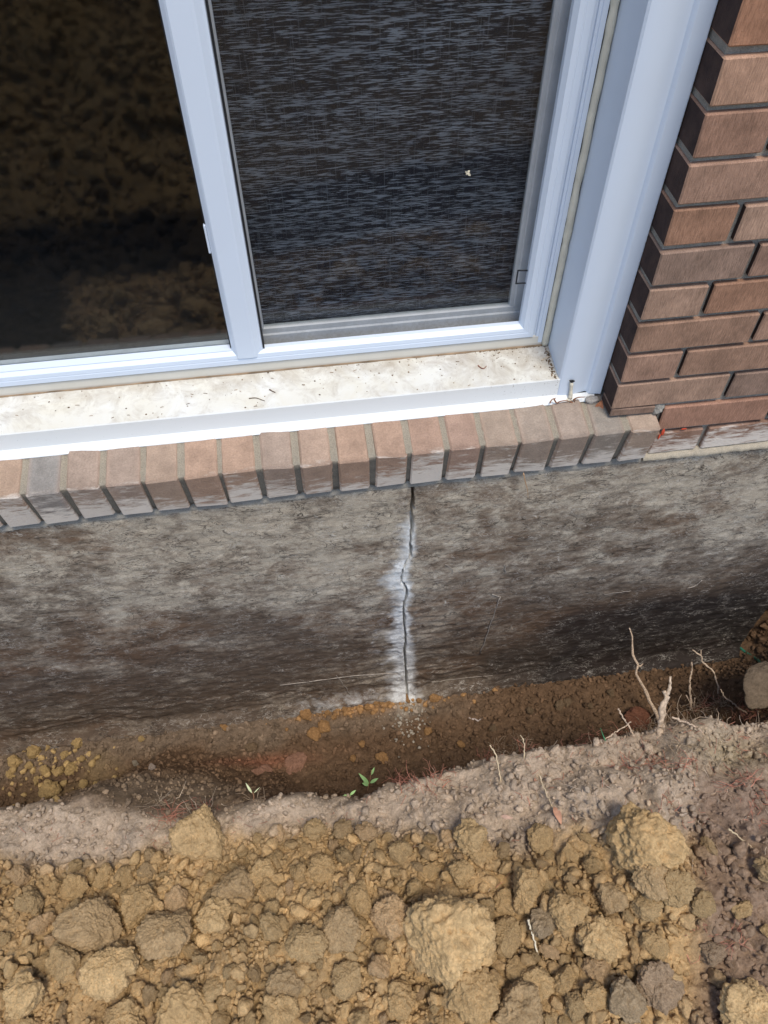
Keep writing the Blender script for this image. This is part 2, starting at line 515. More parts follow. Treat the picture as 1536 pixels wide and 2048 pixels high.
def mat_foundation():
    g = NT('stained concrete')
    c = g.coord('Object')
    dark = g.n('Attribute', attribute_name='dark').outputs['Fac']
    white = g.n('Attribute', attribute_name='white').outputs['Fac']
    rust = g.n('Attribute', attribute_name='rust').outputs['Fac']
    mp = lambda sc, ry: g.n('Mapping', {'Vector': c, 'Scale': sc, 'Rotation': (0, R(ry), 0)}).outputs[0]
    n1 = g.noise(mp((8, 8, 10.5), -20), 1.0, 10, 0.70, 0.5)
    n2 = g.noise(mp((30, 30, 40), 28), 1.0, 7, 0.72, 0.7)
    n5 = g.noise(mp((130, 130, 165), -20), 1.0, 5, 0.7, 0.5)
    n3 = g.noise(c, 420, 4, 0.65)
    n4 = g.noise(c, 38, 6, 0.72, 0.5)
    conc = g.mix(g.ramp(n4, [(0.3, 0.0), (0.7, 1.0)]), (0.33, 0.270, 0.205), (0.50, 0.430, 0.335))
    conc = g.mix(1.0, conc, g.ramp(n3, [(0.3, 0.74), (0.7, 1.24)]), 'MULTIPLY')
    coatc = g.mix(n4, (0.070, 0.050, 0.038), (0.190, 0.140, 0.100))
    coatc = g.mix(g.math('MULTIPLY', rust, 0.6), coatc, (0.15, 0.086, 0.05))
    coatc = g.mix(g.n('MapRange', {0: dark, 1: 0.95, 2: 1.5, 3: 0.0, 4: 0.85}).outputs[0], coatc, (0.022, 0.020, 0.021))
    k = g.math('ADD', g.math('ADD', g.math('MULTIPLY', n1, 1.30), g.math('MULTIPLY', n2, 0.55)), g.math('ADD', g.math('MULTIPLY', n5, 0.20), g.math('MULTIPLY', dark, 0.44)))
    coat = g.ramp(g.math('SUBTRACT', k, 0.72), [(0.36, 0.0), (0.46, 0.5), (0.66, 1.0)])
    col = g.mix(coat, conc, coatc)
    # scratches left by roots and tools, dark and pale
    for sc, ry, dist, wd, amt, cc in (((9, 9, 22), 14, 1.4, 0.016, 0.85, (0.030, 0.024, 0.020)), ((22, 22, 60), -10, 1.0, 0.026, 0.80, (0.034, 0.027, 0.022)), ((30, 30, 44), 35, 1.2, 0.022, 0.75, (0.04, 0.032, 0.026)), ((16, 16, 46), -18, 1.0, 0.012, 0.6, (0.60, 0.55, 0.48)), ((40, 40, 90), 6, 0.8, 0.022, 0.5, (0.58, 0.53, 0.46))):
        w1 = g.noise(mp(sc, ry), 1.0, 3, 0.6, dist)
        line = g.ramp(g.math('ABSOLUTE', g.math('SUBTRACT', w1, 0.5)), [(0.0, 1.0), (wd * 0.5, 0.7), (wd, 0.0)])
        gate = g.ramp(g.noise(c, 11 + sc[0] * 0.3, 3), [(0.46, 0.0), (0.60, 1.0)])
        col = g.mix(g.math('MULTIPLY', g.math('MULTIPLY', line, gate), amt), col, cc)
    fleck = g.ramp(g.noise(mp((150, 150, 300), 20), 1.0, 4, 0.7, 1.2), [(0.57, 0.0), (0.63, 1.0)])
    col = g.mix(g.math('MULTIPLY', fleck, g.ramp(n2, [(0.46, 0.0), (0.62, 0.55)])), col, (0.040, 0.032, 0.027))
    # chalky white along the crack
    wn_ = g.ramp(g.math('ADD', white, g.math('MULTIPLY', g.math('ADD', g.math('SUBTRACT', n4, 0.5), g.math('SUBTRACT', n2, 0.5)), 0.7)), [(0.25, 0.0), (0.70, 1.0)])
    wn_ = g.math('MULTIPLY', wn_, g.ramp(n5, [(0.30, 0.45), (0.6, 1.0)]))
    col = g.mix(wn_, col, (0.76, 0.76, 0.74))
    h = g.math('ADD', g.math('ADD', g.math('MULTIPLY', n2, 0.9), g.math('MULTIPLY', n3, 0.25)), g.math('MULTIPLY', n5, 0.6))
    nm = g.bump(h, 0.42, 0.005)
    g.bsdf(col, g.ramp(coat, [(0.0, 0.92), (1.0, 0.6)]), nm, 0.2)
    return g.m

M = {}
M['soil'] = mat_soil('loose soil', 'Col')
M['clod'] = mat_soil('clay clod', 'OBJ')
M['wbrick'] = mat_brick_wall()
M['sbrick'] = mat_brick_sill()
M['wmortar'] = mat_mortar('wall mortar', (0.15, 0.14, 0.125), (0.40, 0.37, 0.32))
M['smortar'] = mat_mortar('sill mortar', (0.30, 0.27, 0.22), (0.50, 0.42, 0.31))
g = NT('sill joint mortar')
_c = g.coord('Object'); _z = g.n('SeparateXYZ', {0: _c}).outputs[2]
_n = g.noise(_c, 30, 4); _f = g.noise(_c, 500, 3, 0.7)
_col = g.mix(g.n('MapRange', {0: _z, 1: -0.002, 2: -0.016, 3: 0.0, 4: 0.85}).outputs[0], g.mix(_n, (0.27, 0.24, 0.19), (0.39, 0.33, 0.25)), (0.12, 0.115, 0.105))
g.bsdf(g.mix(1.0, _col, g.ramp(_f, [(0.3, 0.7), (0.7, 1.2)]), 'MULTIPLY'), 0.95, g.bump(g.math('ADD', _n, _f), 0.6, 0.002), 0.1)
M['jmortar'] = g.m
M['vinyl'] = mat_vinyl()
M['sillcap'] = mat_sill_cap()
M['beige'] = mat_beige_frame()
M['glass'] = mat_glass()
M['screen'] = mat_screen()
M['blind'] = mat_blind()
M['found'] = mat_foundation()
M['caulk'] = mat_simple('old sealant', (0.62, 0.58, 0.47), 0.6, 0.12, 40, 0.4)
M['gasket'] = mat_simple('black gasket', (0.015, 0.016, 0.02), 0.5)
M['innerframe'] = mat_simple('grey inner sash', (0.60, 0.62, 0.64), 0.45, 0.1, 30, 0.1)
M['room'] = mat_simple('dim room paint', (0.018, 0.018, 0.02), 0.9)
M['fiber'] = None
g = NT('root fibre'); g.bsdf(g.mix(1.0, g.n('Attribute', attribute_name='Col').outputs['Color'], g.ramp(g.noise(g.coord('Object'), 120, 3), [(0.3, 0.7), (0.7, 1.25)]), 'MULTIPLY'), 0.85, None, 0.15); M['fiber'] = g.m
M['wood'] = mat_simple('bleached root bark', (0.50, 0.38, 0.27), 0.85, 0.35, 180, 0.5, 0.15)
M['leaf'] = NT('seedling leaf'); M['leaf'].bsdf((0.32, 0.52, 0.20), 0.5, None, 0.35, **{'Subsurface Weight': 0.0}); M['leaf'] = M['leaf'].m
M['dryleaf'] = mat_simple('dry leaf', (0.46, 0.24, 0.15), 0.7, 0.25, 90, 0.3)
M['greencable'] = mat_simple('green plastic', (0.02, 0.14, 0.085), 0.45, 0.2, 60)

# ------------------------------------------------------------------ the ground: one sheet with the trench cut along the wall
CRX = [-9, -1.6, -1.27, -1.05, -0.86, -0.66, -0.48, -0.34, -0.22, 0.05, 0.25, 0.41, 0.7, 9]
CRY = [-0.36, -0.35, -0.355, -0.40, -0.44, -0.425, -0.425, -0.410, -0.395, -0.405, -0.405, -0.435, -0.43, -0.30]
CRZ = [-0.74, -0.74, -0.735, -0.73, -0.72, -0.71, -0.70, -0.685, -0.655, -0.64, -0.635, -0.64, -0.64, -0.64]
TSW = [0.10, 0.10, 0.10, 0.075, 0.045, 0.045, 0.075, 0.13, 0.18, 0.22, 0.27, 0.27, 0.27, 0.27]      # width of the pale topsoil band behind the crest
BKW = [0.13, 0.13, 0.15, 0.34, 0.32, 0.18, 0.13, 0.13, 0.12, 0.12, 0.13, 0.13, 0.2, 0.3]

def ground_z(x, y, detail=True):
    x = np.asarray(x, float); y = np.asarray(y, float)
    p = P3(x, y)
    wob = 0.028 * fbm(p * 7, 3, 3) + 0.010 * fbm(p * 30, 2, 5)
    yc = np.interp(x, CRX, CRY) + wob
    zc = np.interp(x, CRX, CRZ)
    bw = np.interp(x, CRX, BKW)
    d = y - yc
    near = zc + 0.085 * smooth(-d / 0.30) + 0.034 * fbm(p * 5.5 + 3, 3, 21) + 0.022 * fbm(p * 15, 3, 22)
    near = near + 0.030 * smooth((x + 0.3) / 0.25) * np.exp(-((d + 0.10) / 0.09) ** 2)
    hump = 0.45 - worley(np.stack([x, y], 1) * 7.5 + 0.4 * np.stack([fbm(p * 14, 2, 57), fbm(p * 14, 2, 58)], 1), 23)
    near = near + 0.050 * hump * smooth((x + 0.45) / 0.2) * smooth((0.36 + d) / 0.1) * smooth(-d / 0.03 + 0.3)
    # far behind the photographer the spoil heap rises and rolls
    back = smooth((-y - 1.0) / 1.6)
    near = near + back * (0.16 * fbm(p * 1.9 + 8, 4, 31) + 0.22 * smooth((-y - 1.2) / 1.8) - 0.10 * smooth((-y - 4) / 5))
    floor = -1.182 + 0.010 * fbm(p * 12, 3, 40) + 0.045 * smooth((-y - 0.10) / 0.25)
    floor = floor + smooth((x - 0.28) / 0.45) * (0.40 * smooth((-y - 0.02) / 0.22))
    floor = floor + 0.55 * smooth((x - 0.662) / 0.38)
    floor = floor + 0.46 * smooth((-1.95 - x) / 0.6)
    floor = np.where((y > 0.02) & (x < 0.64) & (x > -2.3), -1.19, floor)
    t = np.clip(d / bw, 0, 1)
    s = smooth(t) * 0.55 + t * 0.45
    z = near + (np.minimum(floor, near) - near) * s
    # burrow beside the flat stone at the right
    z = z - 0.25 * np.exp(-(((x - 0.405) / 0.050) ** 2 + ((y + 0.285) / 0.050) ** 2) ** 2)
    if detail:
        soil = smooth((-d + 0.02) / 0.05)
        lump = 0.45 - worley(np.stack([x, y], 1) * 38 + 0.5 * np.stack([fbm(p * 60, 2, 50), fbm(p * 60, 2, 51)], 1), 3)
        lump2 = 0.45 - worley(np.stack([x, y], 1) * 90, 9)
        flat = np.exp(-(((x + 0.98) / 0.17) ** 2 + ((d - 0.10) / 0.10) ** 2) ** 2)     # the smooth spade-cut face on the left
        k = (1 - 0.92 * flat)
        clay = smooth((-d - 0.06) / 0.1) * smooth((1.12 + y) / 0.1)
        soil = soil * (0.3 + 0.7 * smooth((1.12 + y) / 0.1))
        big = 0.42 - worley(np.stack([x, y], 1) * 13 + 0.35 * np.stack([fbm(p * 22, 2, 55), fbm(p * 22, 2, 56)], 1), 13)
        z = z + k * (0.020 * clay * big + (0.010 + 0.008 * clay - 0.004 * soil) * lump + (0.004 + 0.003 * clay) * lump2 + 0.007 * fbm(p * 70, 3, 60) + 0.0035 * fbm(p * 220, 2, 61))
    return z

def soil_zone(x, y, z=None):
    """returns linear RGB of the earth at x, y (own colour, plus painted near shade and far sun)"""
    p = P3(x, y)
    yc = np.interp(x, CRX, CRY)
    d = y - yc
    n = fbm(p * 9, 4, 71)
    n2 = fbm(p * 3.2, 3, 72)
    ochre = np.array([0.60, 0.415, 0.220])
    ochre2 = np.array([0.50, 0.345, 0.185])
    grey = np.array([0.53, 0.43, 0.345])
    mauve = np.array([0.30, 0.215, 0.17])
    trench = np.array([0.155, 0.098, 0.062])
    c = ochre + (ochre2 - ochre) * smooth(0.5 + 1.1 * n)[:, None]
    kg = smooth((d + np.interp(x, CRX, TSW) + 0.06 * n) / 0.05 + 0.5)
    c = c + (grey - c) * kg[:, None]
    km = smooth((x - 0.03 - 0.45 * (y + 0.6) + 0.07 * n2) / 0.07) * smooth((-d - 0.03) / 0.05 + 0.4)
    c = c + (mauve - c) * (0.85 * km)[:, None]
    pale = np.exp(-(((x - 0.22) / 0.10) ** 2 + ((d + 0.07) / 0.05) ** 2))
    c = c + (np.array([0.50, 0.43, 0.30]) - c) * (0.7 * pale)[:, None]
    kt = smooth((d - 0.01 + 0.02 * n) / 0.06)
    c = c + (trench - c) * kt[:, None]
    grit = smooth((y + 0.13 + 0.05 * n) / 0.08) * kt * smooth((-0.05 - x) / 0.3)
    c = c + (np.array([0.215, 0.165, 0.125]) - c) * (0.8 * grit)[:, None]
    sub = np.exp(-(((x + 1.30) / 0.12) ** 2 + ((y + 0.13) / 0.09) ** 2)) * kt
    c = c + (np.array([0.26, 0.185, 0.10]) - c) * (0.8 * sub * smooth(0.5 + n * 1.5))[:, None]
    cut = np.exp(-(((x + 0.98) / 0.20) ** 2 + ((d - 0.10) / 0.09) ** 2) ** 2)
    c = c + (np.array([0.27, 0.205, 0.15]) - c) * cut[:, None]
    red = np.exp(-(((x + 0.78) / 0.14) ** 2 + ((y + 0.155) / 0.022) ** 2)) * smooth(0.55 + 1.6 * n)
    c = c + (np.array([0.42, 0.17, 0.11]) - c) * (0.45 * red * kt)[:, None]
    orange = np.exp(-(((x + 0.47) / 0.20) ** 2 + ((y + 0.02) / 0.03) ** 2)) * smooth(0.5 + 1.8 * n)
    c = c + (np.array([0.38, 0.21, 0.09]) - c) * (0.8 * orange * kt)[:, None]
    wht = np.exp(-(((x + 0.36) / 0.045) ** 2 + ((y + 0.03) / 0.06) ** 2)) * smooth(0.55 + 1.6 * n)
    c = c + (np.array([0.46, 0.43, 0.39]) - c) * (0.7 * wht * kt)[:, None]
    painted_shade = np.maximum(smooth((-1.22 - x + 0.06 * n2) / 0.10) * smooth((-y - 0.58) / 0.10), smooth((-y - 0.97) / 0.08)) * smooth((1.85 + y + 0.25 * n2) / 0.5)       # near ground's shade painted into the colour, for the left pane's reflection
    c = c + (np.array([0.035, 0.028, 0.022]) - c) * (0.93 * painted_shade)[:, None]
    tawny = smooth((-y - 1.35 + 0.2 * n2) / 0.15)  # paler than the dark zone: sunlit far ground painted into the soil colour
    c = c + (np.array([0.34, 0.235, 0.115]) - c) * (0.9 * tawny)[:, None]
    return np.clip(c, 0.01, 1)

def axis_coords(a, b, step, lo, hi, grow=1.25):
    mid = list(np.arange(a, b + 1e-9, step))
    out, s, v = [], step, a
    while v > lo:
        s *= grow; v -= s; out.append(max(v, lo))
    out = out[::-1]
    up, s, v = [], step, b
    while v < hi:
        s *= grow; v += s; up.append(min(v, hi))
    return np.array(out + mid + up)

gx = axis_coords(-1.62, 0.86, 0.0042, -60, 60)
gx = np.unique(np.concatenate([gx, np.arange(-2.6, -1.62, 0.014)]))
gy = axis_coords(-0.98, 0.03, 0.0036, -60, 60)
gy = np.unique(np.concatenate([gy, np.arange(-3.2, -0.98, 0.014)]))
GX, GY = np.meshgrid(gx, gy)
fx, fy = GX.ravel(), GY.ravel()
fz = ground_z(fx, fy)
nx, ny = len(gx), len(gy)
ii = np.arange(nx * ny).reshape(ny, nx)
quads = np.stack([ii[:-1, :-1], ii[:-1, 1:], ii[1:, 1:], ii[1:, :-1]], -1).reshape(-1, 4)
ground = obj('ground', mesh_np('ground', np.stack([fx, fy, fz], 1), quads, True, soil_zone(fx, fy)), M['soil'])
tag(ground, kind='structure')

# coarse height table for placing things quickly
TX = np.arange(-2.0, 1.3, 0.005); TY_ = np.arange(-1.3, 0.4, 0.005)
_a, _b = np.meshgrid(TX, TY_)
TZ = ground_z(_a.ravel(), _b.ravel(), False).reshape(_a.shape)
def gzv(x, y):
    fx_ = np.clip((np.asarray(x, float) - TX[0]) / 0.005, 0, len(TX) - 2.001); fy_ = np.clip((np.asarray(y, float) - TY_[0]) / 0.005, 0, len(TY_) - 2.001)
    i, j = fx_.astype(int), fy_.astype(int); a, b = fx_ - i, fy_ - j
    return (TZ[j, i] * (1 - a) + TZ[j, i + 1] * a) * (1 - b) + (TZ[j + 1, i] * (1 - a) + TZ[j + 1, i + 1] * a) * b
def gz(x, y):
    return float(gzv(x, y))

def hit(u, v, lo=-1.25, hi=-0.45):
    """where the line of sight through photo point (u, v) first meets the earth"""
    zs = np.linspace(hi, lo, 400)
    P = np.array([at(u, v, 'z', z) for z in zs])
    g_ = gzv(P[:, 0], P[:, 1])
    below = np.nonzero(P[:, 2] <= g_)[0]
    return P[below[0]] if len(below) else P[-1]

def depth(p):
    return float((np.asarray(p) - CAM) @ CM[2])

# ------------------------------------------------------------------ foundation wall with the crack
CRACK = np.array([[-0.3642, -0.2], [-0.3642, -0.22], [-0.3636, -0.2907], [-0.366, -0.3093], [-0.3628, -0.3253], [-0.3624, -0.3937], [-0.3655, -0.4183],
                  [-0.3621, -0.4361], [-0.3644, -0.4664], [-0.3741, -0.4914], [-0.3801, -0.5132], [-0.3829, -0.5553], [-0.3696, -0.5976],
                  [-0.3696, -0.6281], [-0.3741, -0.6478], [-0.3749, -0.6903], [-0.3728, -0.7693], [-0.368, -0.8179], [-0.3686, -0.8669],
                  [-0.3692, -0.9244], [-0.3633, -1.0353], [-0.3606, -1.1319], [-0.3606, -1.3]])
FX0, FX1, FZ0, FZ1 = -1.95, 0.654, -1.30, -0.209
xs = np.unique(np.concatenate([np.arange(FX0, -0.41, 0.0045), np.arange(-0.41, -0.33, 0.0011), np.arange(-0.33, FX1, 0.0045), [FX1]]))
zs = np.unique(np.concatenate([np.arange(FZ0, FZ1, 0.0045), [FZ1]]))
AX, AZ = np.meshgrid(xs, zs)
ax_, az_ = AX.ravel(), AZ.ravel()
pf = np.stack([ax_, np.zeros_like(ax_), az_], 1)
cx = np.interp(-az_, -CRACK[:, 1], CRACK[:, 0]) + 0.0022 * fbm(pf * [0, 0, 110], 3, 5)
dxc = ax_ - cx
wid = 0.0026 + 0.0016 * fbm(pf * [0, 0, 30], 2, 9)
# surface relief, positive = towards the camera
rel = 0.0035 * fbm(pf * [5, 1, 9], 3, 80) + 0.0016 * fbm(pf * [26, 1, 70] , 3, 81) + 0.0009 * fbm(pf * [110, 1, 220], 2, 82)
wr = 1 - np.abs(fbm(pf * [9, 1, 26] + 0.6 * fbm(pf * 12, 2, 88)[:, None], 3, 83))
wamp = smooth((-0.95 - az_) / 0.18) * 0.9 + 0.25 * smooth((-0.6 - az_) / 0.2) + 0.5 * np.exp(-(dxc / 0.14) ** 2) * smooth((-0.45 - az_) / 0.1)
rel = rel + 0.0042 * wamp * np.clip(wr - 0.72, 0, 1) / 0.28
rel = rel + 0.030 * smooth((-1.12 - az_) / 0.08)                        # coat flaring out over the footing
rel = rel - 0.006 * smooth((az_ + 0.225) / 0.016)                       # worn arris under the bricks
lip = 0.0025 * np.exp(-((dxc + 0.006) / 0.010) ** 2) - 0.0015 * np.exp(-((dxc - 0.006) / 0.008) ** 2)
rel = rel + lip
rel = rel - 0.028 * np.exp(-(dxc / wid) ** 4)
fyv = -0.001 - rel
# how much dark coat is left, from places read along the wall (x, z, amount)
DK = [(0, 1080, .40), (0, 1200, .35), (0, 1300, .75), (0, 1400, .9), (150, 1120, .35), (150, 1290, .6), (150, 1420, .9), (300, 1060, .1), (300, 1180, .2), (300, 1300, .75), (300, 1400, 1.0),
      (480, 1060, .05), (480, 1150, .2), (450, 1250, .75), (480, 1350, .95), (600, 1080, .1), (600, 1180, .2), (620, 1290, .85), (650, 1370, .75), (720, 1050, .1), (720, 1150, .1), (730, 1250, .45), (740, 1350, .5),
      (880, 1000, .2), (880, 1080, .35), (880, 1180, .5), (880, 1280, .7), (900, 1350, .8), (1000, 1050, .4), (1000, 1150, .5), (1020, 1250, .8), (1020, 1330, 1.3),
      (1150, 1000, .3), (1150, 1080, .55), (1150, 1170, .6), (1150, 1250, 1.5), (1180, 1320, 1.7), (1300, 960, .15), (1300, 1050, .4), (1300, 1130, .4), (1320, 1230, 1.6), (1380, 1290, 1.8),
      (1430, 950, .05), (1450, 1050, .2), (1450, 1130, .55), (1470, 1220, 1.8), (1530, 960, .05), (1530, 1060, .2), (1530, 1150, 1.3)]
kp = np.array([[*at(u, v, 'y', 0)[[0, 2]], k] for u, v, k in DK])
num = np.zeros_like(ax_); den = np.zeros_like(ax_)
for X_, Z_, K_ in kp:
    wgt = 1 / (((ax_ - X_) / 0.13) ** 2 + ((az_ - Z_) / 0.09) ** 2 + 0.25) ** 2
    num += wgt * K_; den += wgt
dark = num / den
side = np.where(dxc < 0, 0.026, 0.012)
along = np.interp(-az_, [0.22, 0.30, 0.36, 0.42, 0.47, 0.52, 0.58, 0.64, 0.70, 0.78, 0.90, 1.0, 1.10, 1.2], [0.0, 0.45, 1.0, 1.0, 1.0, 1.3, 1.3, 0.9, 1.2, 1.5, 1.6, 1.6, 1.6, 1.6])
white = along * np.exp(-np.abs(dxc) / (side * (0.55 + 0.45 * along) * (1 + 0.6 * fbm(pf * [20, 1, 30], 2, 91))))
white = np.maximum(white, 0.6 * smooth((-1.10 - az_) / 0.05) * np.exp(-(dxc / 0.06) ** 2))
white = np.maximum(white, 0.30 * np.exp(-(np.minimum(dxc, 0) / 0.16) ** 2 - (np.maximum(dxc, 0) / 0.06) ** 2) * smooth((-0.5 - az_) / 0.3))
white = np.maximum(white, 0.32 * smooth((-1.02 - az_) / 0.12) * np.exp(-((ax_ + 0.55) / 0.28) ** 2))
rust = smooth(0.5 + 1.3 * fbm(pf * [4, 1, 7], 3, 95))
ni, nj = len(zs), len(xs)
ii = np.arange(ni * nj).reshape(ni, nj)
fq = np.stack([ii[:-1, :-1], ii[:-1, 1:], ii[1:, 1:], ii[1:, :-1]], -1).reshape(-1, 4)
FV = np.stack([ax_, fyv, az_], 1)
# thickness: top ledge, right end and back
def strip(idx, dy):
    B = FV[idx].copy(); B[:, 1] = dy
    return B
base = len(FV)
topi = ii[-1]; righti = ii[:, -1]; lefti = ii[:, 0]; boti = ii[0]
extraV, extraQ = [], []
for idx, flip in ((topi, False), (righti, True), (lefti, False), (boti, True)):
    b0 = base + sum(len(e) for e in extraV)
    extraV.append(strip(idx, 0.24))
    k = np.arange(len(idx) - 1)
    q = np.stack([idx[:-1], idx[1:], b0 + k + 1, b0 + k], 1)
    extraQ.append(q[:, ::-1] if flip else q)
EV = np.concatenate([FV] + extraV)
ext = len(EV) - len(FV)
att = {'dark': np.concatenate([dark, np.full(ext, .5)]), 'white': np.concatenate([white, np.zeros(ext)]), 'rust': np.concatenate([rust, np.full(ext, .3)])}
fm = mesh_np('foundation_wall', EV, np.concatenate([fq] + extraQ), True, None, att)
found = obj('foundation_wall', fm, M['found'])
tag(found, 'stained grey concrete foundation wall with a whitened vertical crack below the brick sill', 'wall', kind='thing')

# ------------------------------------------------------------------ brick wall right of the window
PT, BH, BL, JT = 0.068, 0.0587, 0.2085, 0.0095
wall = thing('brick_wall', 'brown textured brick wall with raked joints at right of the window', 'wall', (0, 0, -0.209))
wall['kind'] = 'thing'
WB = [(0.30, 0.180, 0.122), (0.33, 0.200, 0.140), (0.27, 0.165, 0.118), (0.36, 0.230, 0.162), (0.26, 0.172, 0.128), (0.31, 0.170, 0.108)]
brick_cache = {}
def wall_brick(x0, x1, z1, h, colr, y0=0.0, label=None):
    L = round(x1 - x0, 4)
    key = (L, round(h, 4), rnd.randrange(3))
    if key not in brick_cache:
        brick_cache[key] = box_mesh('brick', -L / 2, L / 2, 0, 0.088, -h, 0, 0.0022, 0.0008, len(brick_cache))
    o = obj('brick', brick_cache[key], M['wbrick'], wall,
            ((x0 + x1) / 2, y0 + rnd.uniform(-0.001, 0.001), z1 + 0.209 + rnd.uniform(-0.0007, 0.0007)), (rnd.uniform(-.006, .006), rnd.uniform(-.004, .004), rnd.uniform(-.005, .005)))
    o.color = (*colr, 1)
    if label: o['label'] = label
    return o
WX1 = 0.650
for k in range(0, 17):
    z = k * PT
    if k == 4: x, first = 0.0, 0.147
    elif k % 2: x, first = 0.0, 0.0975
    else: x, first = 0.0, BL
    Lk = first
    while x < WX1 - 0.03:
        x1 = min(x + Lk, WX1)
        c_ = rnd.choice(WB)
        if k >= 7: c_ = tuple(np.array(c_) * [1.12, 1.05, 1.0])
        wall_brick(x, x1, z, BH, c_)
        x = x1 + JT
        Lk = BL
wall_brick(0.105, 0.3200, -PT, BH, (0.33, 0.18, 0.122))
wall_brick(0.3300, 0.5385, -PT, BH, (0.30, 0.18, 0.125))
wall_brick(0.5480, WX1, -PT, BH, (0.30, 0.18, 0.125))
Lc = [(0.1065, 0.2035), (0.2145, 0.4230), (0.4325, 0.6410)]
M['saltbrick'] = M['sbrick']
for a, b in Lc:
    me = box_mesh('brick', -(b - a) / 2, (b - a) / 2, 0, 0.088, -0.103, -0.044, 0.0022, 0.0012, int(a * 999))
    o = obj('brick', me, M['sbrick'], wall, ((a + b) / 2, -0.001, -2 * PT + 0.044 + 0.209))
    o.color = (0.26, 0.15, 0.105, 1)
    o['label'] = 'bottom course brick whitened by salt'
o = obj('brick', box_mesh('brick', 0.001, 0.086, 0.0015, 0.05, -0.0785, -0.0605, 0.002, 0.001, 5), M['wbrick'], wall, (0, 0, 0.209))
o.color = (0.23, 0.15, 0.11, 1); o['label'] = 'thin cut sliver of brick under the lowest course'
# mortar body, raked back behind the brick faces
bm = bmesh.new()
def bm_box(bm, x0, x1, y0, y1, z0, z1):
    r = bmesh.ops.create_cube(bm, size=1)
    for v in r['verts']:
        v.co = Vector((x0 if v.co.x < 0 else x1, y0 if v.co.y < 0 else y1, z0 if v.co.z < 0 else z1))
bm_box(bm, 0.0035, WX1 - 0.003, 0.0095, 0.084, -0.0600, 17 * PT - BH)
bm_box(bm, 0.100, WX1 - 0.004, 0.0085, 0.083, -0.196, -0.0605)
obj('mortar', bm_mesh('mortar', bm), M['wmortar'], wall, (0, 0, 0.209))
# smeared bedding mortar below the bottom course
nxs = 150
px_ = np.linspace(0.098, WX1, nxs)
prof = [(-0.004, -0.2125), (-0.010, -0.207), (-0.006, -0.201), (0.004, -0.1965), (0.06, -0.1965)]
V_ = []
for q in px_:
    nn = fbm(np.array([[q * 45, 1.0, 2.0]]), 3, 4)[0]
    for j, (py, pz) in enumerate(prof):
        n3 = vnoise(np.array([[q * 120, j * 3.1, 4.0]]), 7)[0]
        V_.append((q, py - 0.004 * nn * (j < 3) - 0.0015 * n3 * (j < 4), pz + 0.0015 * n3 + (0.004 * nn if j == 0 else 0)))
ii = np.arange(nxs * 5).reshape(nxs, 5)
obj('mortar', mesh_np('mortar', V_, np.stack([ii[:-1, :-1], ii[:-1, 1:], ii[1:, 1:], ii[1:, :-1]], -1).reshape(-1, 4)), M['smortar'], wall, (0, 0, 0.209))
# squeezed lump of grey mortar beside the sliver
def lump(name, seed, sub, scale, loc, mat, parent=None, rot=(0, 0, 0)):
    V, T = lump_arrays(sub, seed)
    return obj(name, mesh_np(name, V * np.array(scale), T), mat, parent, loc, rot)

ICO = {}
def ico(sub):
    if sub not in ICO:
        bm = bmesh.new()
        bmesh.ops.create_icosphere(bm, subdivisions=sub, radius=1)
        bm.verts.ensure_lookup_table()
        V = np.array([v.co[:] for v in bm.verts]); T = np.array([[v.index for v in f.verts] for f in bm.faces])
        bm.free(); ICO[sub] = (V, T)
    return ICO[sub]

LUMPS = {}
def lump_arrays(sub, seed, rough=1.0, planes=10):
    k = (sub, seed, rough, planes)
    if k not in LUMPS: LUMPS[k] = lump_build(*k)
    return LUMPS[k]

def lump_build(sub, seed, rough, planes):
    """crumbly, flat-sided clod about 1 unit in radius"""
    V, T = ico(sub)
    r_ = np.random.default_rng(seed)
    nrm = r_.normal(size=(planes, 3)); nrm /= np.linalg.norm(nrm, axis=1)[:, None]
    hh = r_.uniform(0.56, 1.0, planes)
    dn = np.clip(V @ nrm.T, 0.05, None)
    rr = (np.sum((hh / dn) ** -14.0, 1) + 1.12 ** -14.0) ** (-1 / 14.0)
    off = r_.uniform(0, 90, 3)
    b = 1 + rough * (0.16 * fbm(V * 1.7 + off, 2, seed) + 0.09 * fbm(V * 4.2 + off, 2, seed + 3))
    if sub >= 3:
        b = b + rough * (0.05 * (0.5 - np.abs(fbm(V * 3.0 + off, 2, seed + 8)) * 2.2) + 0.06 * fbm(V * 10 + off, 2, seed + 5))
    if sub >= 3:
        b = b + rough * 0.07 * (0.42 - worley3(V * 2.6 + off, seed))
    if sub >= 4:
        b = b + rough * 0.08 * (0.42 - worley3(V * 5.5 + off, seed + 1))
    if sub >= 5:
        b = b + rough * (0.065 * (0.42 - worley3(V * 11 + off, seed + 2)) + 0.03 * fbm(V * 22 + off, 2, seed + 6))
    return V * (rr * b)[:, None] / 0.9, T

lump('mortar', 41, 4, (0.012, 0.010, 0.013), (0.0955, 0.006, -0.071 + 0.209), M['wmortar'], wall)

